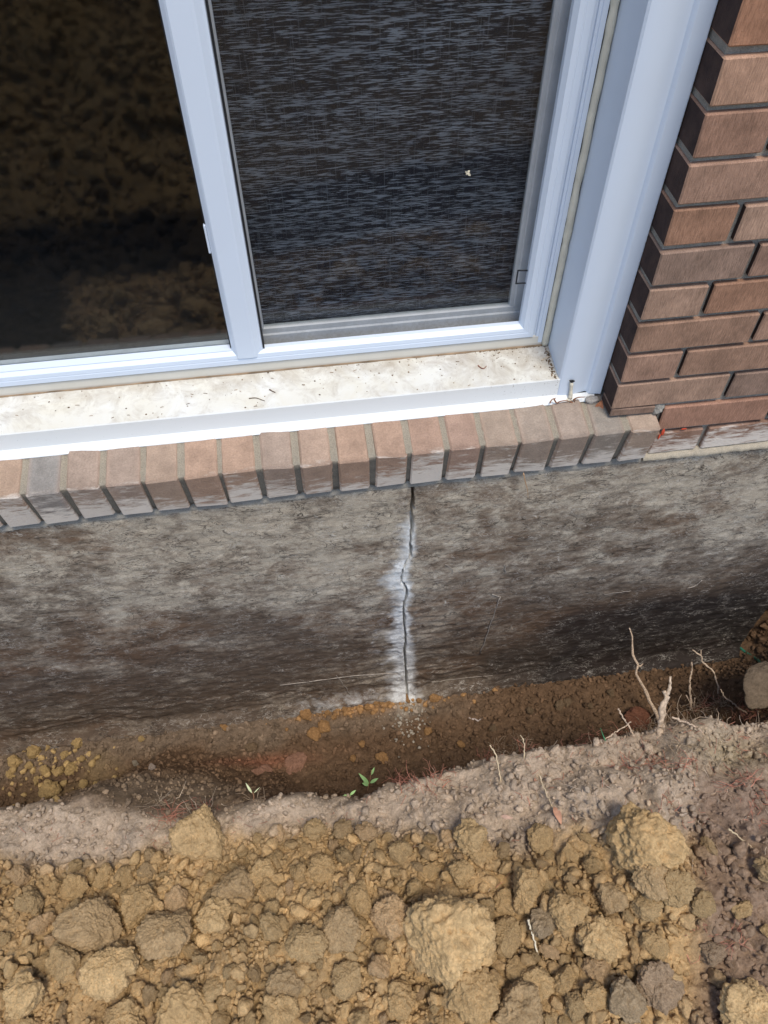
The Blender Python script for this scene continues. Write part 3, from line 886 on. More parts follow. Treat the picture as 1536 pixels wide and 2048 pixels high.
# ------------------------------------------------------------------ brick-on-edge sill
sillt = thing('brick_sill', 'row of tilted sill bricks set on edge below the white window capping', 'sill', (0, -0.029, -0.0895))
sillt['kind'] = 'thing'
TILT = R(8.5)
ends = [0.0946 - 0.068 * k for k in range(0, 27)]
SB = [(0.40, 0.285, 0.215), (0.40, 0.27, 0.195), (0.37, 0.27, 0.205), (0.41, 0.275, 0.20), (0.35, 0.265, 0.21), (0.385, 0.28, 0.21)]
PIN = {1: (0.31, 0.265, 0.22), 0: (0.41, 0.31, 0.235), 2: (0.35, 0.275, 0.22), 3: (0.34, 0.27, 0.215), 16: (0.29, 0.265, 0.24), 17: (0.39, 0.275, 0.20), 4: (0.34, 0.26, 0.20), 5: (0.37, 0.25, 0.19), 6: (0.375, 0.25, 0.185)}
sb_mesh = [box_mesh('brick', -0.0293, 0.0293, 0, 0.195, -0.1045, 0, (0.0022, 0.0035, 0.0028, 0.0045, 0.0030, 0.0038, 0.0025, 0.0050, 0.0033, 0.0028)[k], 0.0019, 70 + k) for k in range(10)]
for k, e in enumerate(ends):
    cxk = e - 0.0293 + rnd.uniform(-0.001, 0.001)
    o = obj('brick', sb_mesh[rnd.randrange(10)], M['sbrick'], sillt, (cxk, rnd.uniform(-0.0015, 0.0015), rnd.uniform(-0.001, 0.001)),
            (TILT + rnd.uniform(-.006, .006), rnd.uniform(-.006, .006), rnd.uniform(-.012, .012)))
    c_ = PIN.get(k, SB[rnd.randrange(6)])
    o.color = (*c_, 1)
    if k == 16: o['label'] = 'grey sill brick, second from the left edge of the photo'
# joints: each its own slightly hollow strip
prof = [(0.0035, -0.1035), (0.0030, -0.004), (0.0042, -0.0012), (0.010, -0.0016), (0.19, -0.0016), (0.19, -0.1035)]
jm = []
for k in range(5):
    V_, nseg = [], 26
    pts = [(0.0045, -0.112 + 0.108 * i / 14) for i in range(15)] + [(0.006 + 0.10 * i / 11, -0.0017) for i in range(12)]
    r_ = np.random.default_rng(k)
    for i, (py, pz) in enumerate(pts):
        for j, sx in enumerate((-0.0066, -0.002, 0.002, 0.0066)):
            q = r_.uniform(-1, 1) * 0.0009
            mid = 0.0010 if 0 < j < 3 else 0.0
            bite = 0.010 * max(0, (1 - i / 2.2)) * (0.4 + 0.6 * r_.random())
            V_.append((sx, py + (mid + q + bite if i < 15 else 0), pz - (mid + q if i >= 14 else 0)))
    ii = np.arange(len(pts) * 4).reshape(-1, 4)
    jm.append(mesh_np('mortar_joint', V_, np.stack([ii[:-1, :-1], ii[:-1, 1:], ii[1:, 1:], ii[1:, :-1]], -1).reshape(-1, 4)))
for k in range(1, len(ends)):
    obj('mortar_joint', jm[k % 5], M['jmortar'], sillt, (ends[k] + 0.0046, 0, 0), (TILT, 0, 0))
# bedding below the sill bricks
nxs = 260
px_ = np.linspace(-1.72, 0.0955, nxs)
prof = [(-0.003, -0.214), (-0.0015, -0.207), (0.010, -0.199), (0.014, -0.190), (0.06, -0.184)]
V_ = []
for q in px_:
    nn = fbm(np.array([[q * 38, 1.0, 2.0]]), 3, 14)[0]
    for j, (py, pz) in enumerate(prof):
        n3 = vnoise(np.array([[q * 110, j * 3.1, 4.0]]), 17)[0]
        V_.append((q, py + 0.029 - 0.003 * nn * (j < 3) - 0.001 * n3, pz + 0.0895 + 0.0015 * n3))
ii = np.arange(nxs * 5).reshape(nxs, 5)
obj('bedding_mortar', mesh_np('bedding_mortar', V_, np.stack([ii[:-1, :-1], ii[:-1, 1:], ii[1:, 1:], ii[1:, :-1]], -1).reshape(-1, 4)), M['wmortar'], sillt)

# ------------------------------------------------------------------ window
win = thing('window', 'white framed sliding window with dark panes above the brick sill', 'window', (0, 0, 0))
win['kind'] = 'thing'
WX0, WZ1 = -1.70, 1.16
# metal capping of the sill, folded: drip flange, fascia, sloping top
cap = [(0.0475, -0.0785), (0.0480, -0.0770), (0.0605, -0.0690), (0.0622, -0.0675), (0.0635, -0.0315), (0.0650, -0.0295), (0.1530, -0.0190), (0.1530, -0.0215), (0.0665, -0.0330), (0.0650, -0.0700), (0.0500, -0.0795)]
cap_s = obj('sill_capping', extrude('sill_capping', cap, WX0, -0.0835, 'x'), M['sillcap'], win)
cap2 = [(0.0475, -0.0785), (0.0480, -0.0770), (0.0605, -0.0690), (0.0625, -0.0690), (0.0625, -0.0795)]
obj('sill_flange', extrude('sill_flange', cap2, -0.0833, -0.012, 'x'), M['sillcap'], win)
# jamb capping: inner return, rolled face, groove, outer flange
jp = [(-0.0860, 0.1490), (-0.0860, 0.0700), (-0.0850, 0.0655), (-0.0820, 0.0625), (-0.0760, 0.0608), (-0.0640, 0.0604), (-0.0500, 0.0618), (-0.0380, 0.0640), (-0.0300, 0.0655), (-0.0268, 0.0645), (-0.0245, 0.0600), (-0.0220, 0.0580), (-0.0025, 0.0545), (-0.0010, 0.0550), (-0.0010, 0.1490)]
jm_ = extrude('jamb_capping', jp, -0.0688, WZ1, 'z')
jo = obj('jamb_capping', jm_, M['vinyl'], win)
jo['label'] = 'bluish white rolled metal jamb capping beside the brick reveal'
for p in jm_.polygons: p.use_smooth = True
try:
    jm_.set_sharp_from_angle(angle=R(28))
except Exception:
    pass
# fixed outer frame strips, stained beige
fr = [(0.1485, -0.0185), (0.1500, 0.0010), (0.1535, 0.0022), (0.1900, 0.0022), (0.1900, -0.0300), (0.1535, -0.0300), (0.1535, -0.0187)]
obj('outer_frame_rail', extrude('outer_frame_rail', fr, WX0, -0.1000, 'x'), M['beige'], win)
for nm, pr in (('outer_frame_stile', [(-0.1180, 0.1545), (-0.1125, 0.1545), (-0.1120, 0.1510), (-0.1075, 0.1510), (-0.1070, 0.1490), (-0.0995, 0.1490), (-0.0995, 0.2300), (-0.1180, 0.2300)]),):
    obj(nm, extrude(nm, pr, -0.0165, WZ1, 'z'), M['vinyl'], win)
# sealant bead in the corner, uneven
zz = np.linspace(-0.017, WZ1 - 0.01, 220)
bead = np.stack([-0.0925 + 0.0010 * fbm(P3(zz * 30, zz * 0), 3, 3), 0.1485 + 0.0008 * fbm(P3(zz * 40, zz * 0), 2, 4), zz], 1)
V_, T_ = tube_arrays(bead, 0.0062 + 0.0008 * fbm(P3(zz * 55, zz * 0), 2, 6), 7)
obj('sealant_bead', mesh_np('sealant_bead', V_, T_), M['caulk'], win)
xx = np.linspace(WX0 + 0.01, -0.088, 260)
bead = np.stack([xx, 0.1490 + 0.0006 * fbm(P3(xx * 30, xx * 0), 3, 13), -0.0192 + 0.0010 * fbm(P3(xx * 25, xx * 0), 3, 14)], 1)
V_, T_ = tube_arrays(bead, 0.0024 + 0.0010 * fbm(P3(xx * 45, xx * 0), 2, 16), 6)
obj('sealant_bead', mesh_np('sealant_bead', V_, T_), mat_simple('brown stained sealant', (0.26, 0.18, 0.11), 0.7, 0.5, 30, 0.4), win)

# the vinyl frame around the two panes: chamfered rails with a fine groove, mitred at the corner
def rail_prof(lo, hi):
    """(y, z) section between lo (outer) and hi (glass side)"""
    d_ = hi - lo
    return [(0.1535, lo), (0.1480, lo + 0.0008), (0.1470, lo + 0.0022), (0.1470, lo + 0.42 * d_), (0.1476, lo + 0.45 * d_), (0.1476, lo + 0.49 * d_), (0.1472, lo + 0.52 * d_), (0.1480, hi - 0.0060), (0.1560, hi), (0.1640, hi + 0.0006), (0.1640, lo)]
mit = lambda p: -0.1180 - (p[1] - 0.0030)
obj('sash_rail', extrude('sash_rail', rail_prof(0.0030, 0.0305), WX0, 0, 'x', m1=mit), M['vinyl'], win)
stile = [(-0.1180 - (z - 0.0030), y) for y, z in rail_prof(0.0030, 0.0305)]
mit2 = lambda p: 0.0030 + (-0.1180 - p[0]) + 0.0002
obj('sash_stile', extrude('sash_stile', stile, 0, WZ1, 'z', m0=mit2), M['vinyl'], win)
# middle mullion
mp = [(-0.6735, 0.1640), (-0.6735, 0.1570), (-0.6665, 0.1478), (-0.6655, 0.1475), (-0.6650, 0.1460), (-0.6640, 0.1452), (-0.6350, 0.1452), (-0.6310, 0.1458), (-0.6225, 0.1520), (-0.6190, 0.1530), (-0.6175, 0.1560), (-0.6175, 0.1640)]
mm = extrude('mullion', mp, 0.0195, WZ1, 'z', m0=lambda p: 0.0195 + max(0, (p[1] - 0.1455)) * 1.0)
obj('mullion', mm, M['vinyl'], win)
obj('gasket', box_mesh('gasket', -0.6172, -0.6150, 0.1535, 0.1700, 0.0309, WZ1), M['gasket'], win)
obj('gasket', box_mesh('gasket', -0.6758, -0.6738, 0.1600, 0.1700, 0.0330, WZ1), M['gasket'], win)
latch = box_mesh('latch', -0.6775, -0.6740, 0.1560, 0.1640, 0.2300, 0.2800, 0.0012)
obj('latch', latch, M['vinyl'], win)
# left light: glazing bead and a double pane
bead_p = [(0.1645, 0.0302), (0.1560, 0.0306), (0.1550, 0.0316), (0.1700, 0.0340), (0.1700, 0.0302)]
obj('glazing_bead', extrude('glazing_bead', bead_p, WX0, -0.6740, 'x'), M['vinyl'], win)
for yy in (0.1705,):
    p_ = obj('pane', box_mesh('pane', WX0, -0.6660, yy, yy + 0.003, 0.0200, WZ1), M['glass'], win)
    p_['label'] = 'dark left pane that mirrors the dug earth'
obj('spacer', box_mesh('spacer', WX0, -0.6660, 0.1738, 0.1842, 0.0205, 0.0335), M['innerframe'], win)
# right light: inner sliding sash, panes, screen in front
inner = [(0.1880, -0.004), (0.1880, 0.0310), (0.1905, 0.0335), (0.1905, 0.0440), (0.1925, 0.0455), (0.2020, 0.0455), (0.2020, -0.004)]
ins = obj('inner_sash', extrude('inner_sash', inner, -0.6300, -0.1200, 'x'), M['innerframe'], win)
ip = [(-0.1210, 0.1885), (-0.1500, 0.1885), (-0.1520, 0.1905), (-0.1575, 0.1910), (-0.1590, 0.1930), (-0.1590, 0.2018), (-0.1210, 0.2018)]
obj('stile', extrude('stile', ip, 0.0457, WZ1, 'z'), M['innerframe'], ins)
ip = [(-0.6300, 0.1885), (-0.6150, 0.1885), (-0.6130, 0.1930), (-0.6130, 0.2018), (-0.6300, 0.2018)]
obj('stile', extrude('stile', ip, 0.0457, WZ1, 'z'), M['innerframe'], ins)
for yy in (0.1950,):
    obj('pane', box_mesh('pane', -0.6140, -0.1570, yy, yy + 0.003, 0.0440, WZ1), M['glass'], ins)
# insect screen stretched behind the front frame
scm = box_mesh('insect_screen', -0.6174, -0.1440, 0.1652, 0.1656, 0.0280, WZ1)
scr = obj('insect_screen', mesh_np('insect_screen', [(-0.6174, 0.1655, 0.028), (-0.1440, 0.1655, 0.028), (-0.1440, 0.1655, WZ1), (-0.6174, 0.1655, WZ1)], [(0, 1, 2, 3)], False), M['screen'], win)
# pull tab: small black loop on the screen edge
tab = [at(1032, 567, 'y', 0.161), at(1036, 541, 'y', 0.161), at(1058, 541, 'y', 0.161), at(1053, 566, 'y', 0.161)]
tab = [tab[0], tab[1], tab[2], tab[3], tab[0]]
soup = Soup()
for a, b in zip(tab[:-1], tab[1:]):
    V_, T_ = tube_arrays([a + (a - b) * 0.03, (a + b) / 2, b + (b - a) * 0.03], 0.0014, 6)
    soup.add(V_, T_, (0.02, 0.02, 0.02))
pt = obj('pull_tab', soup.mesh('pull_tab'), M['gasket'], scr)
pt['label'] = 'small black loop tab of the screen'

# roller blind hanging inside
blind = obj('roller_blind', box_mesh('roller_blind', -0.66, -0.105, 0.222, 0.2235, 0.030, WZ1), M['blind'])
tag(blind, 'dark woven blind with grey dashes behind the right pane', 'blind')
# room behind
room = obj('room', None)
bm = bmesh.new()
bm_box(bm, WX0 - 0.3, 0.9, 0.230, 3.2, -0.15, 1.9)
bmesh.ops.delete(bm, geom=[f for f in bm.faces if abs(f.calc_center_median().y - 0.230) < 1e-4], context='FACES')
COL.objects.unlink(room); bpy.data.objects.remove(room)
room = obj('room', bm_mesh('room', bm), M['room'])
tag(room, kind='structure')
# front wall of the room around the opening, behind the frame
bm = bmesh.new()
bm_box(bm, WX0 - 0.3, 0.65, 0.100, 0.229, WZ1 + 0.001, 1.9)
bm_box(bm, -0.0985, 0.65, 0.151, 0.229, -0.2085, WZ1)
bm_box(bm, WX0 - 0.3, WX0 - 0.001, 0.100, 0.229, -0.2085, WZ1)
bm_box(bm, WX0, -0.0990, 0.192, 0.229, -0.2085, -0.006)
iw = obj('inner_wall', bm_mesh('inner_wall', bm), M['room'])
tag(iw, kind='structure')

# ------------------------------------------------------------------ clay clods of the spoil heap, each its own thing
OCH, BRI, OLI, GRY, PNK, DRK, MAU = (0.58, 0.405, 0.215), (0.66, 0.47, 0.255), (0.53, 0.38, 0.21), (0.50, 0.36, 0.21), (0.60, 0.42, 0.25), (0.43, 0.33, 0.22), (0.42, 0.31, 0.215)
ORG, YEL, BRN, BRK = (0.42, 0.245, 0.115), (0.52, 0.365, 0.175), (0.22, 0.155, 0.10), (0.34, 0.19, 0.135)
GR_C = 'clay clods heaped along the trench edge'
clod_me = [mesh_np('soil_clod', *lump_arrays(6, 300 + k, 1.08, 7 + k % 4)) for k in range(10)]
small_me = [mesh_np('soil_clod', *lump_arrays(5, 400 + k, 1.4, 7)) for k in range(10)]
taken = []
def clod(u, v, wpx, hpx, colr, label, seed, group=GR_C, me=None, sink=0.30, name='soil_clod', cat='clod'):
    p = hit(u, v + hpx * 0.25)
    s = wpx * depth(p) / F_PX / 2
    h = hpx * depth(p) / F_PX / 2
    r_ = random.Random(seed)
    o = obj(name, me or clod_me[seed % len(clod_me)], M['clod'], None)
    o.rotation_euler = (r_.uniform(-.5, .5), r_.uniform(-.5, .5), r_.uniform(0, 6.28))
    k = (s + h) / 2
    o.scale = (s * 0.5 + k * 0.5, k, h * 0.5 + k * 0.4)
    gzc = gz(p[0], p[1])
    o.location = (p[0], p[1], gzc + k * (0.86 - sink))
    j = r_.uniform(0.93, 1.07)
    o.color = (colr[0] * j, colr[1] * j, colr[2] * j, 1)
    tag(o, label, cat, group)
    taken.append((p[0], p[1], k))
    return o
BIG = [
 (890, 1838, 156, 140, BRI, 'largest rounded ochre clay clod, low in the middle of the heap'),
 (1290, 1662, 120, 118, OCH, 'big blocky ochre clod with yellow top standing on the grey topsoil'),
 (1300, 1742, 78, 66, GRY, 'grey olive clod leaning below the big blocky yellow-topped one'),
 (1345, 1760, 66, 58, OLI, 'olive clod wedged beside the grey one under the blocky clod'),
 (405, 1660, 112, 78, OLI, 'broad olive ochre clod at the heap edge below the red rootlets'),
 (226, 1912, 78, 104, BRI, 'tall bright ochre clod with a flat lit face, lower left'),
 (432, 1826, 72, 66, BRI, 'bright faceted ochre clod left of the heap centre'),
 (342, 1850, 96, 84, GRY, 'rough grey brown clod touching the bright faceted one'),
 (284, 1802, 66, 62, OCH, 'split ochre clod above the rough grey brown one'),
 (470, 1768, 78, 60, GRY, 'wide flattish grey clod near the top left of the heap'),
 (524, 1738, 42, 56, BRI, 'upright orange ochre clod, right of the wide flattish grey one'),
 (545, 1772, 40, 40, OCH, 'small rounded ochre clod below the upright orange ochre one'),
 (680, 1848, 74, 60, GRY, 'grey brown clod left of the pinkish pointed one'),
 (782, 1820, 60, 76, PNK, 'pinkish pointed clod left of the largest clod'),
 (960, 1892, 46, 66, BRI, 'squared bright clod touching the lower right of the largest clod'),
 (1016, 1862, 56, 66, OLI, 'olive clod right of the squared bright one'),
 (944, 1668, 72, 62, OLI, 'olive clod resting on grey topsoil near the crest'),
 (962, 1694, 42, 48, OCH, 'pale ochre clod leaning on the olive one near the crest'),
 (922, 1740, 42, 44, BRI, 'small knobbly bright clod under the olive one near the crest'),
 (1052, 1772, 78, 62, OCH, 'ochre slab clod right of centre below the grey topsoil'),
 (1078, 1668, 38, 62, OLI, 'narrow upright olive clod on the grey topsoil'),
 (1132, 1808, 70, 66, OCH, 'crumbled ochre clod above the pale straw'),
 (1084, 1832, 36, 66, DRK, 'dark grey green flat clod standing on edge beside the straw'),
 (1196, 1858, 74, 82, BRI, 'bright ochre clod right of the straw'),
 (1218, 1786, 56, 56, GRY, 'rounded grey clod above the bright one right of the straw'),
 (1282, 1800, 64, 38, OLI, 'long low olive clod right of the rounded grey one'),
 (1240, 1972, 68, 88, DRK, 'charcoal dark clod with flat facets, lower right'),
 (1316, 1962, 78, 70, MAU, 'purple brown clod beside the charcoal dark one'),
 (1192, 1930, 46, 52, PNK, 'pinkish grey clod above left of the charcoal dark one'),
 (1126, 1946, 46, 62, OCH, 'upright ochre clod left of the pinkish grey one'),
 (1184, 1984, 40, 66, OCH, 'narrow ochre clod left of the charcoal dark one'),
 (1150, 2004, 44, 44, OLI, 'small olive clod at the foot of the narrow ochre one'),
 (1072, 1952, 52, 56, BRI, 'faceted bright clod below the straw'),
 (948, 1968, 92, 74, OCH, 'broad ochre clod below the squared bright one'),
 (1040, 2004, 92, 84, GRY, 'large grey brown clod at the lower edge of the photo'),
 (1498, 2004, 96, 116, BRI, 'large pale ochre clod in the lower right corner'),
 (62, 1978, 84, 70, BRI, 'bright yellow clod in the lower left corner'),
 (252, 2020, 60, 104, OCH, 'tall ochre block at the lower edge, left side'),
 (376, 2030, 150, 56, OCH, 'long ochre slab cut by the lower edge of the photo'),
 (132, 1908, 60, 58, OLI, 'grey olive clod left of the tall bright ochre one'),
 (184, 1850, 120, 56, GRY, 'smooth flat grey slab of earth on the left of the heap'),
 (722, 1790, 56, 56, OCH, 'ochre clod between the pinkish pointed one and the crest'),
 (614, 1868, 52, 80, OLI, 'upright olive clod at the centre left of the heap'),
 (572, 1962, 64, 58, GRY, 'rounded grey brown clod low at centre left'),
 (560, 2010, 70, 60, OCH, 'low ochre clod touching the lower edge at centre left'),
 (700, 1950, 60, 54, OLI, 'olive clod below the pinkish pointed one'),
 (800, 1990, 66, 56, OCH, 'ochre clod low under the largest clod'),
 (1300, 1880, 50, 46, OCH, 'ochre clod between the bright one and the purple soil'),
 (1420, 1900, 44, 40, MAU, 'purple brown clod alone on the dark soil at lower right'),
 (1480, 1812, 36, 36, OCH, 'single rounded ochre clod on dark soil near the right edge'),
 (1400, 1800, 42, 40, OLI, 'olive clod at the edge of the dark purple soil'),
 (60, 1800, 46, 40, OLI, 'olive clod near the left edge of the heap'),
 (150, 1770, 44, 40, OCH, 'ochre clod high on the left of the heap'),
 (640, 1730, 50, 46, OCH, 'ochre clod near the crest left of the leafy seedling'),
 (800, 1700, 46, 40, OLI, 'olive clod right below the leafy seedling'),
 (1010, 1800, 44, 40, OCH, 'ochre clod between the largest clod and the slab clod'),
]
for i, (u, v, a, b, c_, lab) in enumerate(BIG):
    clod(u, v, a, b, c_, lab, 500 + i)
GR_T = 'clods fallen onto the trench floor'
ORD0 = 'first second third fourth fifth sixth seventh eighth ninth tenth eleventh twelfth thirteenth fourteenth fifteenth sixteenth seventeenth eighteenth nineteenth twentieth twenty-first twenty-second twenty-third'.split()
def rank(lst):
    order = sorted(range(len(lst)), key=lambda i: lst[i][0])
    return [ORD0[order.index(i)] for i in range(len(lst))]
TY = 'yellow clay clod on the trench floor, %s of these from the left'
TO = 'orange clay lump on the trench floor, %s of these from the left'
L_ = [(32, 1518, 24), (72, 1500, 26), (98, 1492, 15), (157, 1483, 20), (165, 1517, 11), (90, 1539, 19), (117, 1542, 22), (142, 1534, 22), (168, 1567, 17), (193, 1567, 11), (104, 1577, 36), (60, 1530, 14), (75, 1560, 16), (50, 1495, 15), (130, 1508, 14), (284, 1477, 12), (112, 1598, 14), (20, 1548, 14)]
for i, (u, v, a) in enumerate(L_):
    clod(u, v, a, a * 0.9, YEL, TY % rank(L_)[i], 600 + i, GR_T, small_me[i % 10])
L_ = [(611, 1425, 23), (650, 1450, 24), (627, 1466, 24), (751, 1402, 15), (763, 1401, 14), (777, 1402, 14), (724, 1487, 13), (707, 1514, 14), (763, 1514, 22), (449, 1452, 14), (838, 1399, 11), (856, 1388, 13), (867, 1396, 17), (856, 1462, 15), (921, 1488, 14), (927, 1387, 11), (800, 1395, 13), (735, 1412, 14), (690, 1418, 12), (670, 1432, 13), (655, 1425, 11), (815, 1400, 10)]
for i, (u, v, a) in enumerate(L_):
    clod(u, v, a, a * 0.9, ORG, TO % rank(L_)[i], 640 + i, GR_T, small_me[(i + 3) % 10])
TD = 'dark brown lump on the trench floor right of the crack, %s from the left'
L_ = [(504, 1490, 20), (1135, 1404, 16), (1117, 1408, 18), (1060, 1420, 14), (1220, 1385, 14), (1180, 1410, 12), (985, 1455, 14)]
for i, (u, v, a) in enumerate(L_):
    clod(u, v, a, a * 0.9, BRN, TD % rank(L_[1:])[i - 1] if i else 'flat brown lump on the trench floor above the reddish patch', 680 + i, GR_T, small_me[(i + 5) % 10])
clod(590, 1526, 56, 18, BRK, 'weathered reddish brick fragment half buried in the trench floor', 690, None, None, 0.85, 'brick_fragment', 'brick')
clod(525, 1540, 44, 16, BRK, 'smaller reddish brick fragment left of the larger one in the trench', 691, None, None, 0.85, 'brick_fragment', 'brick')
clod(1275, 1434, 52, 26, (0.20, 0.09, 0.06), 'dark red brick piece showing behind the pale upright roots', 692, None, None, 0.45, 'brick_fragment', 'brick')
clod(272, 1526, 12, 13, (0.36, 0.31, 0.25), 'small squarish grey pebble on the trench floor', 693, None, small_me[2], 0.3, 'pebble', 'stone')
clod(305, 1537, 18, 8, (0.42, 0.34, 0.30), 'thin pale chip of stone on the trench floor', 694, None, small_me[4], 0.3, 'stone_chip', 'stone')
st = clod(1530, 1352, 150, 90, (0.18, 0.14, 0.105), 'smooth tan stone overhanging a dark hollow at the right edge', 503, None, mesh_np('flat_stone', *lump_arrays(5, 909, 0.45, 7)), 0.2, 'flat_stone', 'stone')
st.location = tuple(at(1530, 1378, 'z', -0.87)); st.scale = (0.075, 0.050, 0.032); st.rotation_euler = (0.25, 0.1, 0.4)

# the rest of the 300 largest: mid-sized clods scattered over the heap
GR_S = 'palm-sized and smaller clods across the spoil heap'
LAB_S = 'crumbly ochre clay clod among many alike on the spoil heap'
scattered = []
count = 0
tries = 0
tk = np.array([(a, b, c) for a, b, c in taken])
while count < 190 and tries < 9000:
    tries += 1
    x = rng.uniform(-1.28, 0.42); y = rng.uniform(-0.90, -0.40)
    yc = np.interp(x, CRX, CRY)
    if y > yc - np.interp(x, CRX, TSW) - 0.005: continue
    if x > 0.04 + 0.45 * (y + 0.6) and rng.random() < 0.85: continue
    s = 0.0090 + 0.012 * rng.random() ** 2.2
    if np.any(np.hypot(tk[:, 0] - x, tk[:, 1] - y) < (tk[:, 2] * 0.85 + s)): continue
    tk = np.vstack([tk, (x, y, s)])
    o = obj('soil_clod', small_me[int(rng.integers(10))], M['clod'])
    o.scale = (s * rng.uniform(0.9, 1.45), s, s * rng.uniform(0.6, 1.0))
    o.rotation_euler = tuple(rng.uniform(0, 6.28, 3))
    o.location = (x, y, gz(x, y) + s * rng.uniform(0.55, 1.05))
    ti = int(rng.integers(6))
    c_ = np.array([OCH, OCH, OLI, BRI, GRY, PNK][ti]) * rng.uniform(0.85, 1.1)
    o['tone'] = ('ochre', 'ochre', 'olive', 'bright', 'brownish', 'pinkish')[ti]
    scattered.append(o)
    o.color = (*c_, 1)
    tag(o, LAB_S, 'clod', GR_S)
    count += 1

# every scattered clod is told apart by its look and by the landmark clod it lies next to
ORD = 'first second third fourth fifth sixth seventh eighth ninth tenth eleventh twelfth thirteenth fourteenth fifteenth sixteenth seventeenth eighteenth nineteenth twentieth'.split() + ['twenty-%s' % w_ for w_ in 'first second third fourth fifth sixth seventh eighth ninth'.split()]
MARKS = {0: 'largest clod', 1: 'big blocky clod', 4: 'broad clod by the red rootlets', 5: 'tall bright clod at lower left', 6: 'bright faceted clod', 13: 'pinkish pointed clod', 19: 'ochre slab clod', 23: 'bright clod beside the straw', 26: 'charcoal clod', 33: 'broad clod under the squared one', 35: 'corner clod at lower right', 36: 'yellow corner clod at lower left', 38: 'long slab at the lower edge', 40: 'smooth flat grey slab', 42: 'upright olive clod', 9: 'wide flattish grey clod', 51: 'olive clod near the left edge', 16: 'olive clod near the crest'}
def px_of(p):
    q = CM @ (np.array(p) - CAM)
    return np.array([768 + F_PX * q[0] / q[2], 1024 + F_PX * q[1] / q[2]])
sectors = {}
for o in scattered:
    uv = px_of(o.location)
    k = min(MARKS, key=lambda i: (BIG[i][0] - uv[0]) ** 2 + (BIG[i][1] - uv[1]) ** 2)
    dx, dy = uv[0] - BIG[k][0], uv[1] - BIG[k][1]
    way = ('right of' if dx > 0 else 'left of') if abs(dx) > abs(dy) else ('below' if dy > 0 else 'above')
    sectors.setdefault((k, way), []).append((math.hypot(dx, dy), o))
for (k, way), lst in sectors.items():
    for i, (_, o) in enumerate(sorted(lst, key=lambda t: t[0])):
        sz = 'small' if o.scale[1] < 0.0125 else ('middling' if o.scale[1] < 0.0185 else 'fist-like')
        o['label'] = '%s %s clod, %s one %s the %s' % (sz, o['tone'], ORD[i], way, MARKS[k])
        del o['tone']

# ------------------------------------------------------------------ crumbs: too many to count
def rot_mats(n):
    q = rng.normal(size=(n, 4)); q /= np.linalg.norm(q, axis=1)[:, None]
    w_, x, y, z = q.T
    return np.stack([1 - 2 * (y * y + z * z), 2 * (x * y - z * w_), 2 * (x * z + y * w_), 2 * (x * y + z * w_), 1 - 2 * (x * x + z * z), 2 * (y * z - x * w_), 2 * (x * z - y * w_), 2 * (y * z + x * w_), 1 - 2 * (x * x + y * y)], 1).reshape(-1, 3, 3)

def crumbs(name, n, sub, rmin, rmax, pw, region, variants=6, keep=None, tint=None, lift=(0.1, 0.8)):
    x = rng.uniform(region[0], region[1], n); y = rng.uniform(region[2], region[3], n)
    if keep is not None:
        k = rng.random(n) < keep(x, y)
        x, y = x[k], y[k]
    n = len(x)
    r_ = rmin * (1 + (np.power(rng.random(n), pw)) * (rmax / rmin - 1))
    z = gzv(x, y) + r_ * rng.uniform(*lift, n)
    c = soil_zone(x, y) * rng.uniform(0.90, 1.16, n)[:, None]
    if tint is not None: c = tint(x, y, c)
    Rm = rot_mats(n)
    soup = Soup()
    var = rng.integers(0, variants, n)
    for v in range(variants):
        k = np.nonzero(var == v)[0]
        if not len(k): continue
        V, T = lump_arrays(sub, 700 + v + sub * 50, 1.8, 7)
        V = V * np.array([1.2, 0.9, 0.7])
        W = np.einsum('nij,vj->nvi', Rm[k], V) * r_[k, None, None] + np.stack([x[k], y[k], z[k]], 1)[:, None]
        nv = len(V)
        Fc = (T[None] + (np.arange(len(k)) * nv)[:, None, None]).reshape(-1, 3)
        soup.add(W.reshape(-1, 3), Fc, np.repeat(c[k], nv, 0))
    o = obj(name, soup.mesh(name, sub > 1), M['soil'])
    tag(o, kind='stuff')
    return o

def dist(x, y): return y - np.interp(x, CRX, CRY)
def clay_w(x, y):
    d = dist(x, y)
    mau = smooth((x - 0.03 - 0.45 * (y + 0.6)) / 0.08)
    return smooth((-d - np.interp(x, CRX, TSW) + 0.02) / 0.05) * (1 - 0.65 * mau)
def mixed(x, y, c):
    k = (rng.random(len(x)) < 0.25) & (dist(x, y) < -0.06)
    c[k] = c[k] * np.array([0.84, 0.86, 0.88])
    k = (rng.random(len(x)) < 0.18) & (dist(x, y) < -0.08)
    c[k] = c[k] * np.array([1.12, 1.11, 1.08])
    return c
o = crumbs('soil_crumbs', 2600, 3, 0.0055, 0.0140, 2.0, (-1.5, 0.55, -0.99, -0.38), 8, clay_w, mixed, (0.2, 1.2))
o['label'] = 'coarse ochre crumbs filling the spoil heap'
o = crumbs('soil_crumbs', 15000, 2, 0.0024, 0.0062, 1.6, (-1.5, 0.6, -0.99, -0.33), 8, lambda x, y: 0.25 + 0.75 * clay_w(x, y), mixed, (0.3, 1.4))
o['label'] = 'fine crumbs sifted over the spoil heap'
o = crumbs('soil_grit', 9000, 1, 0.0012, 0.0034, 1.6, (-1.5, 0.85, -0.99, -0.02), 6, None, None, (0.2, 1.2))
o['label'] = 'fine grit over the earth and trench edge'
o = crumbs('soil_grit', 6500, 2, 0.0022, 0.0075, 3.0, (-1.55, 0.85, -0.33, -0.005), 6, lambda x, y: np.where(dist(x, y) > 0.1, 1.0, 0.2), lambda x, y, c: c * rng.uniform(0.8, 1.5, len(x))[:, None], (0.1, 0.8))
o['label'] = 'dark grit and crumbs on the trench floor'
def heap_tint(x, y, c):
    return c * rng.uniform(0.88, 1.12, len(x))[:, None]
